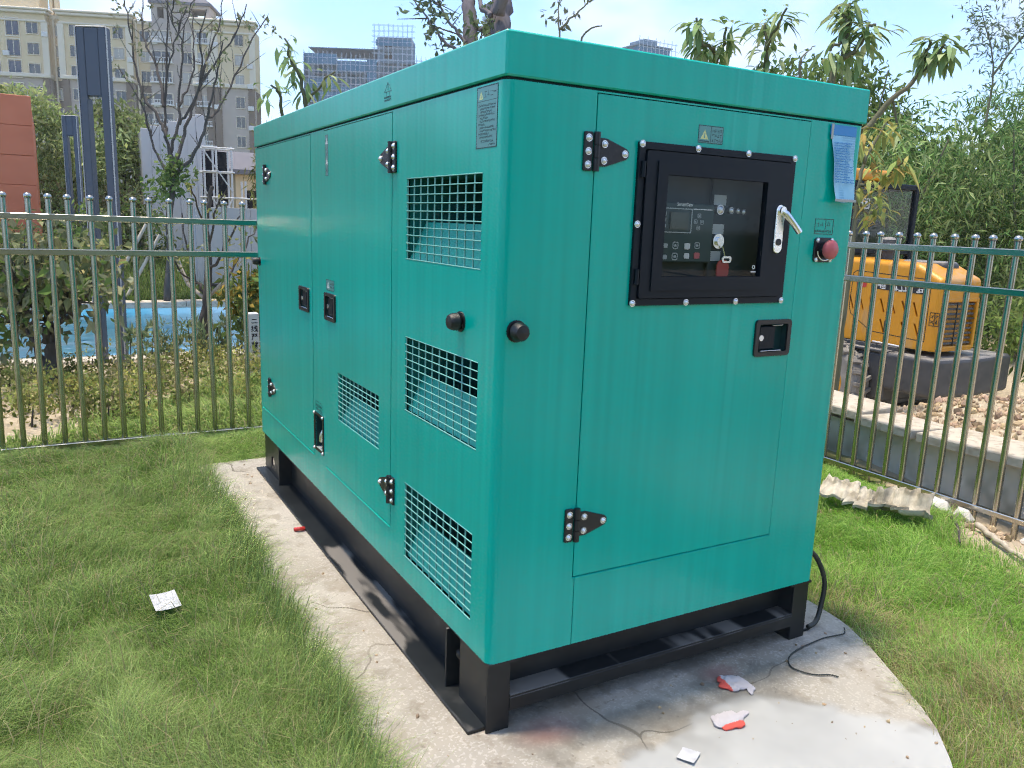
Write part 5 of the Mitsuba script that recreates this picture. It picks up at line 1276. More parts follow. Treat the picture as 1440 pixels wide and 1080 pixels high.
def sapling(bl, label, seed, cols, L0=.10, L1=.19, per=11, sites=None, name='drooping_sapling'):
    """Whorls of long drooping leaves at the ends of the shoots."""
    k = thing(name, label, 'sapling', None); sk = skeleton('trunk', bl, 'young_stem', k, seed, n=7)
    r = rng(seed); out = []
    for bi, (p, q) in enumerate(sk):
        m = len(p); ts = sites[bi] if sites else ([.55, .68, .8, .9, 1.0] if bi == 0 else [.6, .85, 1.0])
        ts = sorted(np.r_[ts, [(a_ + b_) / 2 for a_, b_ in zip(ts[:-1], ts[1:])], np.array(ts) - .03])
        for t in ts:
            i = max(0, min(int(t * (m - 1)), m - 2)); c = p[i] + (p[i + 1] - p[i]) * min(1.0, max(0.0, t * (m - 1) - i)) + r.normal(0, .03, 3); n = max(3, per // 2 + int(r.integers(-1, 3)))
            an = r.uniform(0, 2 * np.pi, n); el = r.normal(-.25, .6, n)
            D = np.stack([np.cos(an) * np.cos(el), np.sin(an) * np.cos(el), np.sin(el)], -1)
            P = c + r.normal(0, .025, (n, 3)); Ln = r.uniform(L0, L1, n)
            # two stacked kites: a bending leaf blade
            s = np.cross(D, [0, 0, 1.0]); s /= np.linalg.norm(s, axis=1, keepdims=True) + 1e-9
            W_ = (Ln * r.uniform(.22, .3, n))[:, None]; Lc = Ln[:, None]; g = np.array([0, 0, -1.0])
            a0 = P + D * Lc * .12; a1 = P + D * Lc * .42 + g * Lc * .05; a2 = P + D * Lc * .75 + g * Lc * .20; a3 = P + D * Lc * .95 + g * Lc * .42
            v = np.stack([a0, a1 - s * W_ / 2, a1 + g * W_ * .12, a1 + s * W_ / 2, a2 - s * W_ * .38, a2 + g * W_ * .1, a2 + s * W_ * .38, a3], 1).reshape(-1, 3)
            kk = np.arange(n)[:, None] * 8
            f = np.concatenate([kk + q_ for q_ in ([0, 2, 1], [0, 3, 2], [1, 2, 5], [1, 5, 4], [2, 3, 6], [2, 6, 5], [4, 5, 7], [5, 6, 7])], 1).reshape(-1, 3)
            out.append(((v, f), np.repeat(palette(cols, n, r), 8, 0)))
    m, c = merge(out); put('crown', m, 'gloss_leaf', k, color=c)


SG = [(.23, .34, .15), (.30, .41, .19), (.18, .28, .11), (.36, .43, .22)]
sapling(SAP1, 'drooping leafy sapling above the far left corner of the generator', 151, SG, .09, .15, 7, [[.62, .72, .82, .92, 1.0], [.7, 1.0], [1.0]])
sapling(SAP2, 'drooping sapling leftmost of the four above the generator front', 153, SG, .12, .20, 11, [[.5, .62, .74, .88, 1.0], [.5, 1.0]])
sapling(SAP3, 'upright drooping sapling second from left above the generator front', 155, SG, .12, .20, 11, [[.45, .55, .65, .78, .9, 1.0], [.6, 1.0]])
sapling(SAP4, 'tall thick stemmed drooping sapling near the right end of the generator roof', 157, SG, .13, .22, 10, [[.7, .8, .88, .95, 1.0], [.5, .8, 1.0], [1.0], [1.0]])
sapling(SAP5, 'long bending sapling leaning right beyond the generator corner', 159, SG, .14, .24, 10, [[.86, .93, 1.0], [.6, 1.0], [1.0]])
sapling(SAP6, 'yellowing sapling between the generator corner and the excavator cab', 161, [(.33, .36, .11), (.38, .36, .12), (.24, .32, .10), (.29, .34, .11), (.40, .30, .10)], .09, .16, 6, [[.5, .62, .75, .9, 1.0], [.35, .6, .8, 1.0], [.5, .8, 1.0], [.7, 1.0]])

# bamboo and trees on the right
bam = [((10.4, 8.9, 1.9), (1.5, 1.7, 2.5), 'dark leaning bamboo clump just right of the generator corner', GREEN + BAMBOO[:2], 171),
       ((11.8, 7.4, 1.6), (1.7, 1.5, 2.1), 'pale green bamboo clump behind the excavator cab', BAMBOO, 173),
       ((13.6, 5.9, 1.6), (1.9, 1.6, 2.35), 'broad bamboo clump behind the excavator hood', BAMBOO, 175),
       ((15.4, 4.1, 1.7), (2.0, 1.8, 2.5), 'bamboo clump at the right edge of the view', BAMBOO, 177),
       ((13.3, 10.2, 2.6), (2.2, 2.0, 2.6), 'darker round topped tree behind the bamboo', GREEN, 179),
       ((16.8, 8.0, 2.9), (2.4, 2.0, 2.3), 'tall feathery bamboo rising behind the other clumps', BAMBOO, 181),
       ((19.5, 5.0, 3.2), (2.6, 2.2, 2.6), 'farthest bamboo clump in the upper right corner', BAMBOO, 183)]
for i, (c, rad, lab, cols, sd) in enumerate(bam):
    r = rng(sd); stems = []
    for j in range(6):
        a = np.array(c) * [1, 1, 0] + [r.uniform(-.6, .6) * rad[0] * .5, r.uniform(-.6, .6) * rad[1] * .5, -.7]
        b = a + [r.normal(0, .35) * rad[0], r.normal(0, .35) * rad[1], rad[2] + c[2] - .1]
        stems.append(([tuple(a), tuple((a * .45 + b * .55) + r.normal(0, .1, 3)), tuple(b)], .035, .012))
    plant('bamboo_clump' if i != 4 else 'leafy_tree', lab, 'bamboo' if i != 4 else 'tree', [mass(c, rad, 1500, 12, .10, .21, .20 if i != 4 else .4, cols, sd, .45, .20), mass(np.array(c) + [0, 0, -1.2], (rad[0] * 1.1, rad[1] * 1.1, 1.3), 500, 10, .10, .2, .2, cols, sd + 300, .3, .2)], 'leaf', None, stems, 'young_stem', seed=sd)
for i, (c, rad, lab, sd) in enumerate([((12.5, 13.0, 1.4), (2.6, 2.0, 2.4), 'dense dark tree filling the gap far behind the excavator cab', 541), ((18.5, 10.5, 1.6), (3.2, 2.4, 2.6), 'dense dark tree far behind the bamboo at the right', 543), ((22.5, 6.5, 1.8), (3.2, 2.6, 2.8), 'dense dark tree farthest behind the bamboo at the right', 545)]):
    plant('leafy_tree', lab, 'tree', [mass(c, rad, 1200, 12, .2, .34, .5, GREEN, sd, .25, .3), mass(np.array(c) + [0, 0, -1.3], (rad[0], rad[1], 1.4), 500, 12, .2, .34, .5, GREEN, sd + 1, .25, .3)], 'leaf', None, [([(c[0], c[1], -1.4), (c[0], c[1], 1.0), (c[0] + .2, c[1], c[2] + .6)], .12, .04)], seed=sd)
# feathery top shoot at upper right
r = rng(191); sh = []; out = []
for (pts) in ([(12.6, 6.6, 3.2), (12.75, 6.7, 4.2), (12.5, 6.9, 5.1)], [(12.75, 6.7, 4.0), (13.1, 6.5, 4.6), (13.2, 6.3, 4.9)], [(14.8, 5.2, 3.4), (15.1, 5.2, 4.3), (15.3, 5.1, 4.9)]):
    p = smooth_path(pts, 5); sh.append((pts, .02, .006)); out.append(crown_along([(p, None)], 420, .16, .08, .16, .2, [(.11, .15, .06), (.15, .18, .08)], 192 + len(sh), .3, .3))
plant('feathery_shoots', 'feathery pale shoots standing up above the bamboo at upper right', 'bamboo', out, 'leaf', None, sh, 'young_stem')
for i, (c, rad, lab, sd) in enumerate([((8.9, 3.0, .3), (.6, .8, .75), 'bright green bush right of the excavator behind the counterweight', 195), ((10.2, 2.2, .5), (.9, 1.0, .9), 'bright green bush at the right edge behind the rubble', 197), ((9.4, 5.0, .2), (1.0, .9, .9), 'dark bush in the shade behind the excavator hood', 199)]):
    plant('bush', lab, 'bush', mass(c, rad, 420, 12, .07, .14, .35, [(.17, .27, .07), (.22, .33, .09), (.28, .37, .12)] if i < 2 else GREEN, sd, .2, .12), 'leaf', None, [([(c[0], c[1], -.66), (c[0] + .05, c[1], c[2])], .03, .01)], seed=sd)

# planting bed shrubs behind the left fence
r = rng(201); spots = []
while len(spots) < 64:
    x, y = r.uniform(-2.3, .75), r.uniform(4.15, 6.95)
    if all((x - a) ** 2 + (y - b) ** 2 > .05 for a, b in spots) and (x + 1.01) ** 2 + (y - 5.97) ** 2 > .05:
        spots.append((x, y))
for i, (x, y) in enumerate(spots):
    s = r.uniform(.75, 1.25); z = float(bed_h(np.array([x]), np.array([y]))[0]); cols = YELLOW if i % 2 else [(.23, .28, .085), (.29, .31, .11), (.18, .23, .065), (.36, .33, .17)]
    cr = mass((x, y, z + .13 * s), (.21 * s, .21 * s, .17 * s), 52, 8, .022, .05, .5, cols, 210 + i, -.3, .035)
    plant('low_shrub', ('low yellowing shrub' if i % 2 else 'low olive green shrub') + (' near the left fence at the front of the dry bed' if y < 5.4 else ' towards the pool at the back of the dry bed'), 'shrub', cr, 'leaf', 'low shrubs in the planting bed', [([(x, y, z - .02), (x + .02, y, z + .14)], .008, .004)], seed=210 + i)
for i in range(14):
    x, y = -.30 + i * .105 + r.normal(0, .03), 7.05 + r.normal(0, .12); z = float(bed_h(np.array([x]), np.array([y]))[0]); h = r.uniform(.28, .5)
    st_ = [([(x, y, z - .02), (x + r.normal(0, .05), y, z + h)], .006, .003)]
    cr = crown_along([(smooth_path(st_[0][0], 4), None)], 66, .035, .06, .11, .33, [(.17, .25, .12), (.21, .29, .15), (.25, .28, .15)], 260 + i, .15, -.3)
    plant('upright_seedling', 'upright leafy seedling at the near rim of the pool', 'seedling', cr, 'leaf', 'upright seedlings along the pool rim', st_, seed=260 + i)
# the bush beside the generator's far corner
k = plant('mixed_bush', 'bush of dark and orange yellow leaves beside the far corner of the generator', 'bush', [mass((.80, 6.6, .62), (.30, .35, .42), 110, 9, .07, .13, .45, [(.30, .22, .05), (.24, .22, .06), (.14, .17, .05), (.10, .13, .04)], 281, .2, .08), mass((.92, 6.6, .45), (.36, .35, .40), 150, 9, .07, .14, .45, GREEN, 283, .3, .09)], 'gloss_leaf', None, [([(1.0, 6.6, -.2), (.95, 6.6, .2), (.85, 6.6, .7)], .022, .01), ([(1.0, 6.6, 0), (.75, 6.62, .25), (.62, 6.6, .3)], .014, .006)], seed=281)
# litter on the bed
r = rng(285); n = 5200; x = r.uniform(-2.8, 1.2, n); y = r.uniform(4.6, 7.4, n); P = np.stack([x, y, bed_h(x, y) + .006], -1)
D = np.stack([r.normal(0, 1, n), r.normal(0, 1, n), r.normal(0, .25, n)], -1); Ln = r.uniform(.015, .06, n)
m, c = leaf_mesh(P, D, Ln, Ln * .4, palette([(.52, .45, .32), (.42, .34, .22), (.58, .52, .41), (.30, .25, .17)], n, r), 286)
put('leaf_litter', m, 'flake', color=c, label='dry leaf litter and chips scattered over the planting bed', category='litter', kind='stuff')
# bank beyond the pool
r = rng(291); n = 26000; x = r.uniform(-9, 1.6, n); y = 13.3 + 4.0 * r.random(n) ** 1.4; z = -.17 + .42 * sst(13.3, 15.6, y) + .06 * (nz2(x, y, 1.2, 8) - .5)
m, c = blades(x, y, z - .01, r.uniform(.08, .22, n), r.uniform(.008, .02, n), r.uniform(0, 6.28, n), np.clip(r.normal(.5, .25, n), .05, .95), palette([(.12, .19, .05), (.17, .25, .07), (.21, .28, .09), (.09, .13, .04)], n, r), 292)
put('bank_grass', m, 'grass_blade', color=c, label='rough green ground cover on the bank beyond the pool', category='ground cover', kind='stuff')
bush = [((-.55, 15.6, .75), (.9, .7, .75), 'dark leafy bush directly behind the lamp posts beyond the pool', GREEN + GREY[:2]), ((.55, 16.2, .95), (.65, .6, .8), 'loose bush right of the lamp posts beyond the pool', GREY + GREEN), ((-1.9, 15.0, .6), (.8, .6, .6), 'reddish low bush in front of the red panelled building', [(.26, .15, .07), (.20, .16, .07), (.14, .15, .05)]), ((-3.6, 14.6, .6), (1.2, .7, .7), 'green bush left of the view before the red building', GREEN)]
for i, (c, rad, lab, cols) in enumerate(bush):
    plant('bush', lab, 'bush', mass(c, rad, 260, 10, .07, .15, .42, cols, 300 + i * 2, .2, .12), 'leaf', None, [([(c[0], c[1], -.1), (c[0] + .1, c[1], c[2])], .04, .015)], seed=300 + i)
far = [((-1.35, 26.5, 3.2), (1.5, 1.2, 1.7), 'light green tree left of the lamp posts below the apartments'), ((1.0, 25.5, 3.0), (1.25, 1.1, 1.75), 'light green tree right of the lamp posts below the apartments'), ((-.1, 29.0, 2.4), (1.2, 1.0, 1.6), 'light green tree seen between the lamp post legs')]
for i, (c, rad, lab) in enumerate(far):
    plant('bushy_tree', lab, 'tree', [mass(c, rad, 620, 12, .12, .26, .35, [(.25, .32, .12), (.31, .37, .15), (.38, .41, .19), (.19, .25, .09)], 320 + i * 2, .25, .18), mass(np.array(c) + [0, 0, -1.9], (rad[0] * .95, rad[1], 1.3), 380, 12, .12, .26, .35, [(.21, .27, .10), (.26, .30, .12), (.30, .25, .13)], 330 + i * 2, .25, .18)], 'leaf', None, [([(c[0], c[1], -1.4), (c[0], c[1], 1.0), (c[0] + .2, c[1], c[2] + .6)], .09, .03)], seed=320 + i)
plant('weeping_bamboo', 'weeping yellow green bamboo beside the white scaffold tower', 'bamboo', [mass((3.75, 17.9, 2.2), (.55, .5, 1.5), 330, 10, .10, .22, .2, [(.19, .20, .06), (.14, .165, .05), (.24, .23, .08)], 341, .9, .14)], 'leaf', None, [([(3.7, 18, -.6), (3.7, 18, 1.6), (3.6, 18, 3.4)], .03, .01), ([(3.9, 17.9, -.6), (4.1, 17.9, 1.5), (4.2, 17.9, 2.6)], .02, .01)], 'young_stem', seed=341)
for i, (c, rad, lab) in enumerate([((-8.5, 9.6, .55), (2.2, 1.2, .8), 'low round bush left of the frame beside the pool'), ((-10, 5.5, .5), (1.6, 2.4, .8), 'low spreading bush left of the frame beyond the lawn')]):
    plant('bush', lab, 'bush', mass(c, rad, 500, 12, .10, .2, .4, GREEN, 350 + i * 2, .25, .2), 'leaf', None, [([(c[0], c[1], -.4), (c[0], c[1], .2), (c[0] + .2, c[1], c[2] + .3)], .06, .02)], seed=350 + i)

# unseen trees added behind the photographer to darken reflections in panel glass and paint
for i, (c, rad, lab) in enumerate([((-4.5, -13.5, 2.6), (2.6, 2.0, 2.9), 'added unseen round tree behind the photographer at left'), ((.5, -14.5, 2.7), (2.8, 2.0, 3.0), 'added unseen round tree straight behind the photographer'), ((5.2, -13.0, 2.5), (2.6, 2.0, 2.8), 'added unseen round tree behind the photographer at right')]):
    plant('leafy_tree', lab, 'tree', mass(c, rad, 900, 12, .2, .36, .5, [(.05, .08, .03), (.07, .10, .035), (.04, .06, .025)], 370 + i * 2, .25, .3), 'leaf', None, [([(c[0], c[1], -1.4), (c[0], c[1], 1.0), (c[0] + .2, c[1], c[2] + .6)], .12, .04)], seed=370 + i)

# ------------------------------------------------------------------ lamp posts, hoarding, scaffold tower, sheds


def pylon(c, h, w, head, label, s=1.0):
    k = thing('garden_lamp_post', label, 'lamp post', None)
    c = np.array(c); a = np.array([.86, -.50, 0.0]); b = np.array([.50, .86, 0.0])

    def pb(u0, u1, z0, z1, d, m, nm, b0=0.0):
        v, f = box((u0, -d / 2, z0), (u1, d / 2, z1), .006)
        put(nm, (c + v[:, :1] * a + (v[:, 1:2] + b0) * b + np.array([0, 0, 1.0]) * v[:, 2:], f), m, k)
    lw = .075 * s
    pb(-w / 2, -w / 2 + lw, -.3, h, .10 * s, 'pylon_grey', 'leg'); pb(w / 2 - lw, w / 2, -.3, h, .10 * s, 'pylon_grey', 'leg')
    pb(-w / 2 + lw + .001, w / 2 - lw - .001, h - head, h - .002, .096 * s, 'pylon_grey', 'lamp_head')
    pb(-w / 2 - .003, w / 2 + .003, h, h + .012, .11 * s, 'silver_edge', 'cap')
    for u in (-w / 2 - .009, w / 2 + .002):
        pb(u, u + .007, -.3, h, .02 * s, 'silver_edge', 'edge_strip', -.045 * s)
    for u in (-.06 * s, .0, .06 * s):
        pb(u - .012, u + .012, h - head - .025, h - head, .03, 'white_paint', 'lamp')


pylon((-.46, 7.40, -.2), 3.24, .285, .62, 'tall grey twin legged lamp post at the near edge of the pool')
pylon((-.47, 16.4, -.6), 3.66, .27, .36, 'shorter grey twin legged lamp post further back near the red building')

hk = thing('site_hoarding', 'grey panelled site hoarding beyond the pool right of the bank', 'hoarding')
for i in range(9):
    x0 = 1.40 + i * .98
    put('hoarding_panel', box((x0, 14.30 + .004 * (i % 2), -.6), (x0 + .974, 14.34 + .004 * (i % 2), 1.46), .004), 'hoarding_grey', hk)
put('hoarding_post', cat(*[box((1.37 + i * .98, 14.345, -.6), (1.43 + i * .98, 14.40, 1.42)) for i in range(10)]), 'silver_edge', hk)
pw = thing('panel_shed', 'pale metal panel shed behind the bare tree', 'shed')
for i in range(7):
    x0 = 1.45 + i * .245
    zt = 3.62 + .085 * i
    put('wall_panel', box((x0, 24.0 + .012 * (i % 2), -1.4), (x0 + .243, 24.06 + .012 * (i % 2), zt), .008), 'pale_panel', pw)
put('shed_body', profile_x([(24.08, -1.4), (28, -1.4), (28, 3.5), (24.08, 3.55)], 1.47, 3.12, .01), 'pale_panel', pw)
tk = thing('scaffold_tower', 'white steel scaffold tower with cross braces in front of a dark opening', 'scaffold tower')
tx, ty = 2.62, 20.9
for x in (0, .30, .68, 1.02):
    for y in (0, .5):
        put('upright', cyl((tx + x, ty + y, -1.4), (tx + x, ty + y, 3.05 if x < .9 else 2.2), .028, 8), 'white_paint', tk, smooth=True)
for z in (.35, 1.05, 1.75, 2.4, 3.0):
    for y in (0, .5):
        put('ledger', cyl((tx - .05, ty + y - .03, z), (tx + (1.3 if z < 2.3 else .75), ty + y - .03, z), .022, 8), 'white_paint', tk, smooth=True)
for (a, b) in (((0, 2.9), (.68, 1.9)), ((.68, 1.75), (0, .4)), ((0, 1.9), (.68, 1.1)), ((.3, 1.7), (1.5, .8)), ((.5, .9), (1.6, 1.7)), ((.68, .35), (1.4, 1.3))):
    put('brace', cyl((tx + a[0], ty - .06, a[1]), (tx + b[0], ty - .06, b[1]), .018, 8), 'white_paint', tk, smooth=True)
put('dark_panel', box((tx + .03, ty + .62, -1.4), (tx + .72, ty + .68, 2.95)), 'dark_void', tk)
sh_ = thing('site_shed', 'low pale site shed with grey roof just left of the generator top', 'shed')
put('wall', box((4.4, 26.2, -1.4), (8.5, 29, 2.6)), 'cream_wall', sh_); put('roof', profile_x([(25.9, 2.6), (29.3, 2.6), (29.3, 2.75), (27.5, 3.4), (25.9, 2.75)], 4.1, 8.8, .01), 'slate_roof', sh_)
put('window', box((4.7, 26.17, 1.2), (5.3, 26.2, 2.1)), 'dark_void', sh_)

# red panelled building
rb = thing('red_building', 'red panelled building at the left edge beyond the pool', 'building')
for j in range(8):
    for i in range(5):
        x1 = -1.10 - i * 1.9
        put('wall_panel', box((x1 - 1.896, 16.80 + .006 * ((i + j) % 2), -1.0 + j * .551), (x1, 16.86 + .006 * ((i + j) % 2), -1.0 + j * .551 + .545), .006), 'red_wall_panel', rb)
put('building_body', box((-10.6, 16.88, -1.4), (-1.12, 24, 3.37)), 'red_wall_panel', rb)

# ------------------------------------------------------------------ apartment block
AB = thing('apartment_building', 'long cream apartment block with brown lower storeys and roof pavilion', 'building')
A0 = np.array([-5.43, 151.65]); A1 = np.array([29.2, 137.2]); ax_ = (A1 - A0) / np.linalg.norm(A1 - A0); an_ = np.array([ax_[1], -ax_[0]])   # outward, towards the camera
LEN = float(np.linalg.norm(A1 - A0)); SC = LEN / 345.0
FAC = np.eye(4); FAC[:2, 0] = ax_; FAC[:2, 1] = an_; FAC[:2, 3] = A0


def fac(m):
    v, f = arr(m); return v @ FAC[:3, :3].T + FAC[:3, 3], f


def fbox(s0, s1, d0, d1, z0, z1, b=0):
    v, f = box((s0, d0, z0), (s1, d1, z1), b); return fac((v, f[:, ::-1] if np.linalg.det(FAC[:3, :3]) < 0 else f))


S = lambda px: px * SC
ZB = 20.6; TOP = 29.6; BOT = -1.4
left = -420
put('wall', fbox(S(left), LEN, -4, 0, ZB, TOP), 'cream_wall', AB)
put('lower_wall', fbox(S(left), LEN, -4, -.15, BOT, ZB - .01), 'brown_wall', AB)
bays = [(-410, -320), (-300, -212), (-190, -100), (-84, 0 - 30), (-14, 64), (82, 176), (262, 287), (290, 345)]
for a, b in bays:
    put('bay', fbox(S(a), S(b), .0, 1.4, ZB + .7, TOP - .002 + .3), 'cream_wall', AB)
    put('lower_bay', fbox(S(a), S(b), -.1, 1.25, BOT, ZB + .1), 'pink_wall', AB)
    for b_ in (fbox(S(a) - .3, S(b) + .3, -.2, 1.75, ZB + .1, ZB + .7, .08), fbox(S(a) - .35, S(b) + .35, -.3, 1.9, TOP + .3, TOP + .75, .1), fbox(S(a) - .15, S(b) + .15, -.3, 1.65, TOP - .9, TOP - .6, .08), fbox(S(a) - .6, S(b) + .6, -.4, 2.1, TOP + .75, TOP + 1.1, .1)):
        put('cornice', b_, 'cream_trim', AB)
    for s in (a + 1.5, b - 1.5):
        put('pilaster', fbox(S(s) - .45, S(s) + .45, 1.4, 1.62, ZB + .7, TOP - .9), 'cream_trim', AB)
for a, b in bays:
    for s in (a + 4, b - 4):
        put('lower_pilaster', fbox(S(s) - .5, S(s) + .5, 1.25, 1.5, BOT, ZB + .1), 'brown_wall', AB)
put('parapet', fbox(S(left), LEN, -.3, .25, TOP, TOP + .5), 'cream_trim', AB)
put('centre_wall', fbox(S(200), S(262), .0, .8, BOT, TOP + .4), 'pink_wall', AB)
wins = [(-390, 12, 1), (-345, 12, 1), (-280, 12, 1), (-235, 12, 1), (-165, 12, 1), (-125, 12, 1), (-66, 12, 1), (-45, 12, 1), (-4, 10, 1), (20, 17, 2), (46, 15, 1), (75, 12, 0), (101, 12, 1), (132, 13, 1), (160, 14, 1), (192, 13, 0), (216, 26, 3), (252, 17, 0), (275, 17, 3), (325, 12, 1)]
wf = ply_of(box((-.5, 0, -.5), (.5, .06, .5), .0), 'curtain')
pn = {k_: ply_of(cat(box((-.46, .061, -.45), (-.02, .085, .45)), box((.02, .061, -.45), (.46, .085, .45))), m_) for k_, m_ in (('a', 'far_glass'), ('b', 'curtain'), ('c', 'dark_blue_glass'))}
frm = ply_of(cat(box((-.55, 0, -.56), (.55, .12, -.5)), box((-.55, 0, .5), (.55, .12, .56)), box((-.55, 0, -.5), (-.5, .12, .5)), box((.5, 0, -.5), (.55, .12, .5)), box((-.02, 0.06, -.5), (.02, .10, .5))), 'cream_trim')
rail_ = ply_of(cat(box((-.6, .5, -.5), (.6, .54, -.44)), box((-.6, .5, -.12), (.6, .54, -.06)), *[box((x, .505, -.44), (x + .03, .535, -.12)) for x in np.linspace(-.58, .55, 9)], box((-.62, .0, -.58), (.62, .56, -.5))), 'white_paint')
r = rng(401)
for (px, pwid, kind_) in wins:
    for fl in range(8):
        z = TOP - 1.75 - fl * 2.98 - (.35 if fl >= 3 else 0)
        inb = any(a <= px <= b for a, b in bays); d = (1.41 if fl < 3 else 1.26) if inb else (.81 if 200 <= px <= 262 else (.01 if fl < 3 else -.14))
        w_ = pwid * SC; h_ = 1.65 if kind_ != 2 else 2.45
        q = np.eye(4); q[:3, :3] = FAC[:3, :3] @ np.diag([w_, 1.0, h_]); q[:3, 3] = FAC[:3, :3] @ np.array([S(px), d, z]) + FAC[:3, 3]
        m_ = T(q)
        wk = put('window', frm, None, AB, to_world=m_)
        ch = 'c' if kind_ == 2 else ('a' if r.random() < .62 else 'b')
        put('pane', pn[ch], None, wk, to_world=m_)
        if kind_ == 3:
            put('balcony_rail', rail_, None, wk, to_world=m_)
        if fl >= 3 and kind_ == 1 and inb:
            put('surround', fbox(S(px) - w_ * .5 - .7, S(px) + w_ * .5 + .7, d - .02, d - .004, z - 1.5, z + 1.45), 'pink_wall', AB)
acu = ply_of(cat(box((-.45, 0, -.35), (.45, .38, .35), .03), box((-.4, .38, -.3), (.25, .395, .3))), 'white_paint')
for (px, pwid, kind_) in wins:
    for fl in range(6):
        if r.random() < .4:
            q = np.eye(4); q[:3, :3] = FAC[:3, :3]; q[:3, 3] = FAC[:3, :3] @ np.array([S(px) + pwid * SC * .5 + 1.0, 1.42 if any(a <= px <= b for a, b in bays) else .82, TOP - 2.6 - fl * 2.98 - (.35 if fl >= 3 else 0)]) + FAC[:3, 3]
            put('air_conditioner', acu, None, AB, to_world=T(q))
pv = tag(num('pavilion', AB))
z0 = TOP + .1
put('pavilion_wall', cat(fbox(S(204), S(212), -3.8, .6, z0, z0 + 3.4), fbox(S(221), S(258), -3.8, .55, z0, z0 + 3.4), fbox(S(278), S(284), -3.8, .6, z0, z0 + 3.4), fbox(S(204), S(284), -3.8, .62, z0 + 2.5, z0 + 3.4), fbox(S(204), S(284), -3.8, .58, z0, z0 + .9)), 'pink_wall', pv)
cz = z0 + 3.4; pts = np.array([(S(201), .9, cz), (S(287), .9, cz), (S(287), -5.5, cz), (S(201), -5.5, cz), (S(222), -1.4, cz + 2.0), (S(262), -1.4, cz + 2.0), (S(262), -3.2, cz + 2.0), (S(222), -3.2, cz + 2.0)])
hb = trimesh.convex.convex_hull(np.vstack([pts, pts[:4] - [0, 0, .4]])); put('pavilion_roof', fac(hb), 'slate_roof', pv)
put('roof_tower', cat(fbox(S(-6), S(50), -3.9, -.6, TOP, TOP + 6), fbox(S(60), S(64), -2.5, -1.5, TOP, TOP + 4.5), fbox(S(67), S(71), -2.5, -1.5, TOP, TOP + 4.5), fbox(S(60), S(71), -2.6, -1.4, TOP + 4.5, TOP + 5.0)), 'cream_wall', AB)
put('downpipe', cat(*[fbox(S(p), S(p) + .22, .0, .3, BOT, TOP) for p in (69, 180, 289)]), 'cream_trim', AB)

# ------------------------------------------------------------------ tower under construction
CB = thing('unfinished_building', 'blue netted tower under construction wrapped in scaffolding above the generator roof', 'building')
C0 = np.array([56.3, 207.4]); C1 = np.array([88.0, 189.5]); cax = (C1 - C0) / np.linalg.norm(C1 - C0); can = np.array([cax[1], -cax[0]]); CL = float(np.linalg.norm(C1 - C0))


def cbx(s0, s1, d0, d1, z0, z1):
    v, f = box((s0, d0, z0), (s1, d1, z1)); M_ = np.eye(3); M_[:2, 0] = cax; M_[:2, 1] = can
    v = v @ M_.T + [C0[0], C0[1], 0]; return v, f if np.linalg.det(M_) > 0 else f[:, ::-1]


FL = 2.95
for i in range(14):
    z = 39.3 - 2.95 * 12 + i * FL
    put('floor_slab', cbx(.8, CL if i < 13 else CL * .60, -14, -1.0, z - .22, z), 'slab_grey', CB)
for i in range(9):
    put('column', cbx(1.0 + i * (CL - 2) / 8, 1.7 + i * (CL - 2) / 8, -1.9, -1.2, 3, 39.2), 'slab_grey', CB)
put('infill_wall', cbx(1.2, CL - .5, -9, -4, 3, 39), 'net_blue', CB)
s0, s1 = CL * .47, CL * .73
put('stair_core', cat(cbx(s0 + .5, s1 - .5, -9, -1.6, 39, 45.2)), 'slab_grey', CB)
for (z, ) in ((40.2,), (42.6,)):
    put('core_opening', cbx(s0 + 2.2, s0 + 4.2, -1.62, -1.55, z, z + 1.5), 'dark_void', CB)
r = rng(411); po = []
for s in np.arange(0, CL + .1, 1.15):
    for d in (-.15, .95):
        top = 41.2 if s < CL * .22 else (40.2 + r.uniform(-.4, .9)); top = 47.6 + r.uniform(-.3, .8) if s0 <= s <= s1 else top
        po.append(cbx(s - .04, s + .04, d - .04, d + .04, 3, top))
for z in np.arange(4, 41, 1.48):
    for d in (-.15, .95):
        po.append(cbx(-.3, CL + .3, d - .04, d + .04, z - .04, z + .04))
for z in np.arange(41, 48.2, 1.3):
    for d in (-.15, .95):
        po.append(cbx(s0 - .5, s1 + .6, d - .04, d + .04, z - .04, z + .04))
put('scaffolding', cat(*po), 'scaffold', CB, kind='stuff')
for s, w_, zt in ((0, CL * .22, 40.6), (CL * .22, CL * .2, 38.9), (CL * .42, CL * .07, 39.6), (CL * .75, CL * .25, 37.6)):
    for z in np.arange(zt, 10, -2.95):
        if r.random() < .72:
            put('safety_net', cbx(s + .06, s + w_ - .06, -.02, .03, z - 2.1 - r.uniform(0, .5), z), 'net_blue', CB)
put('safety_net', cbx(-.05, .02, -9, .9, 6, 40.6), 'net_blue', CB)
put('safety_net', cbx(s0 + .4, s1 - .3, -.02, .03, 42.9, 44.3), 'net_blue', CB)
UB = thing('unfinished_building', 'small far scaffolded building top just showing above the right half of the generator roof', 'building')
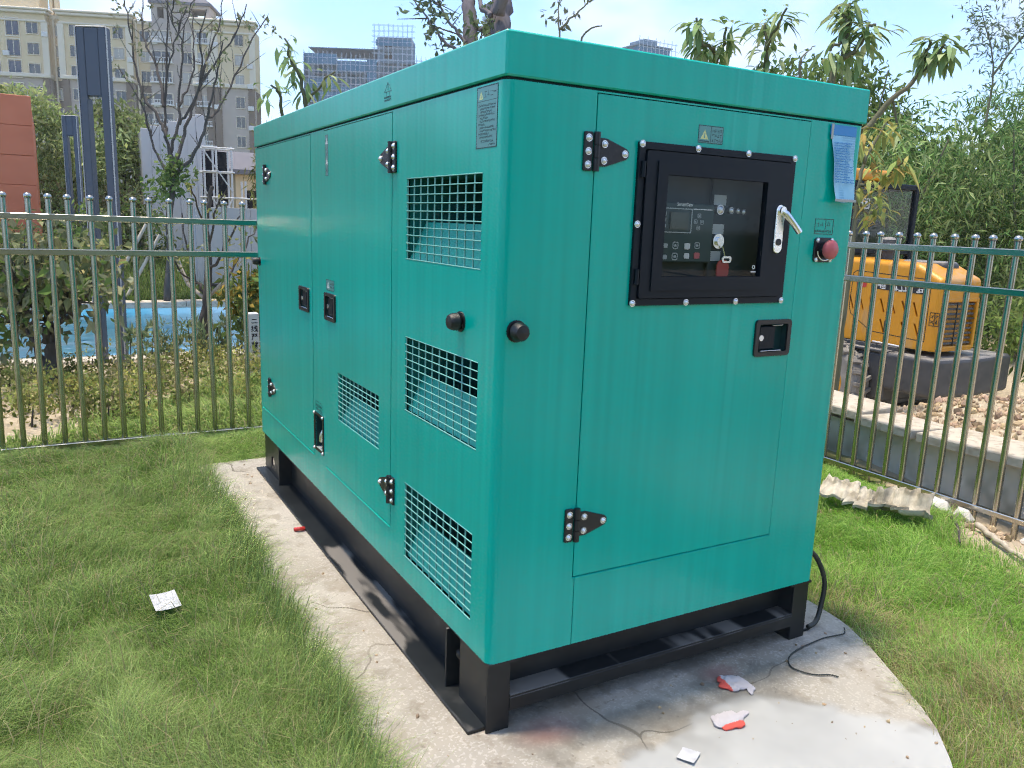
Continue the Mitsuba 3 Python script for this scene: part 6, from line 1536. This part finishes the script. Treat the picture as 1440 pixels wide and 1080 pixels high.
bx_, by_ = 131.0, 171.5
for i in range(12):
    put('floor_slab', box((bx_, by_, 46.6 - i * 3), (bx_ + 11, by_ + 10, 46.9 - i * 3)), 'slab_grey', UB)
put('infill_wall', box((bx_ + .5, by_ + .5, 0), (bx_ + 10.5, by_ + 9.5, 46.6)), 'net_blue', UB)
put('stair_core', box((bx_ + 3.2, by_ + 2, 46.9), (bx_ + 7.4, by_ + 8, 48.6)), 'slab_grey', UB)
put('scaffolding', cat(*[box((bx_ + x - .05, by_ - 1.05, 0), (bx_ + x + .05, by_ - .95, 47.6 + (x % 2.6) * .4)) for x in np.arange(-.6, 12, 1.3)], *[box((bx_ - .8, by_ - 1.06, z - .05), (bx_ + 11.8, by_ - .94, z + .05)) for z in np.arange(34, 48.2, 1.5)]), 'scaffold', UB, kind='stuff')
ch = thing('roof_vent_tower', 'small striped rooftop vent seen beside the thick trunks above the generator corner', 'vent tower')
vc = np.array([33.4, 64.3])
put('shaft', box((vc[0] - .55, vc[1] - .55, -1.4), (vc[0] + .55, vc[1] + .55, 17.0)), 'pink_wall', ch)
for i in range(3):
    put('louvre_band', box((vc[0] - .6, vc[1] - .6, 17.2 + i * .62), (vc[0] + .6, vc[1] + .6, 17.5 + i * .62)), 'white_paint', ch)
put('core', box((vc[0] - .45, vc[1] - .45, 17.0), (vc[0] + .45, vc[1] + .45, 19.1)), 'slate_roof', ch)
put('cap', box((vc[0] - .8, vc[1] - .8, 19.1), (vc[0] + .8, vc[1] + .8, 19.6), .1), 'slate_roof', ch)

# ------------------------------------------------------------------ air
scene['haze_air'] = {'type': 'homogeneous', 'albedo': rgb(.95, .95, .96), 'sigma_t': 0.00065}
scene['haze'] = {'type': 'cube', 'to_world': T().translate([0, 100, 25.0]).scale([620, 620, 28.0]), 'bsdf': {'type': 'null'}, 'interior': {'type': 'ref', 'id': 'haze_air'}}
tag('haze', 'thin bright summer haze over the whole site', 'haze', None, 'stuff')
scene['camera']['medium'] = {'type': 'ref', 'id': 'haze_air'}
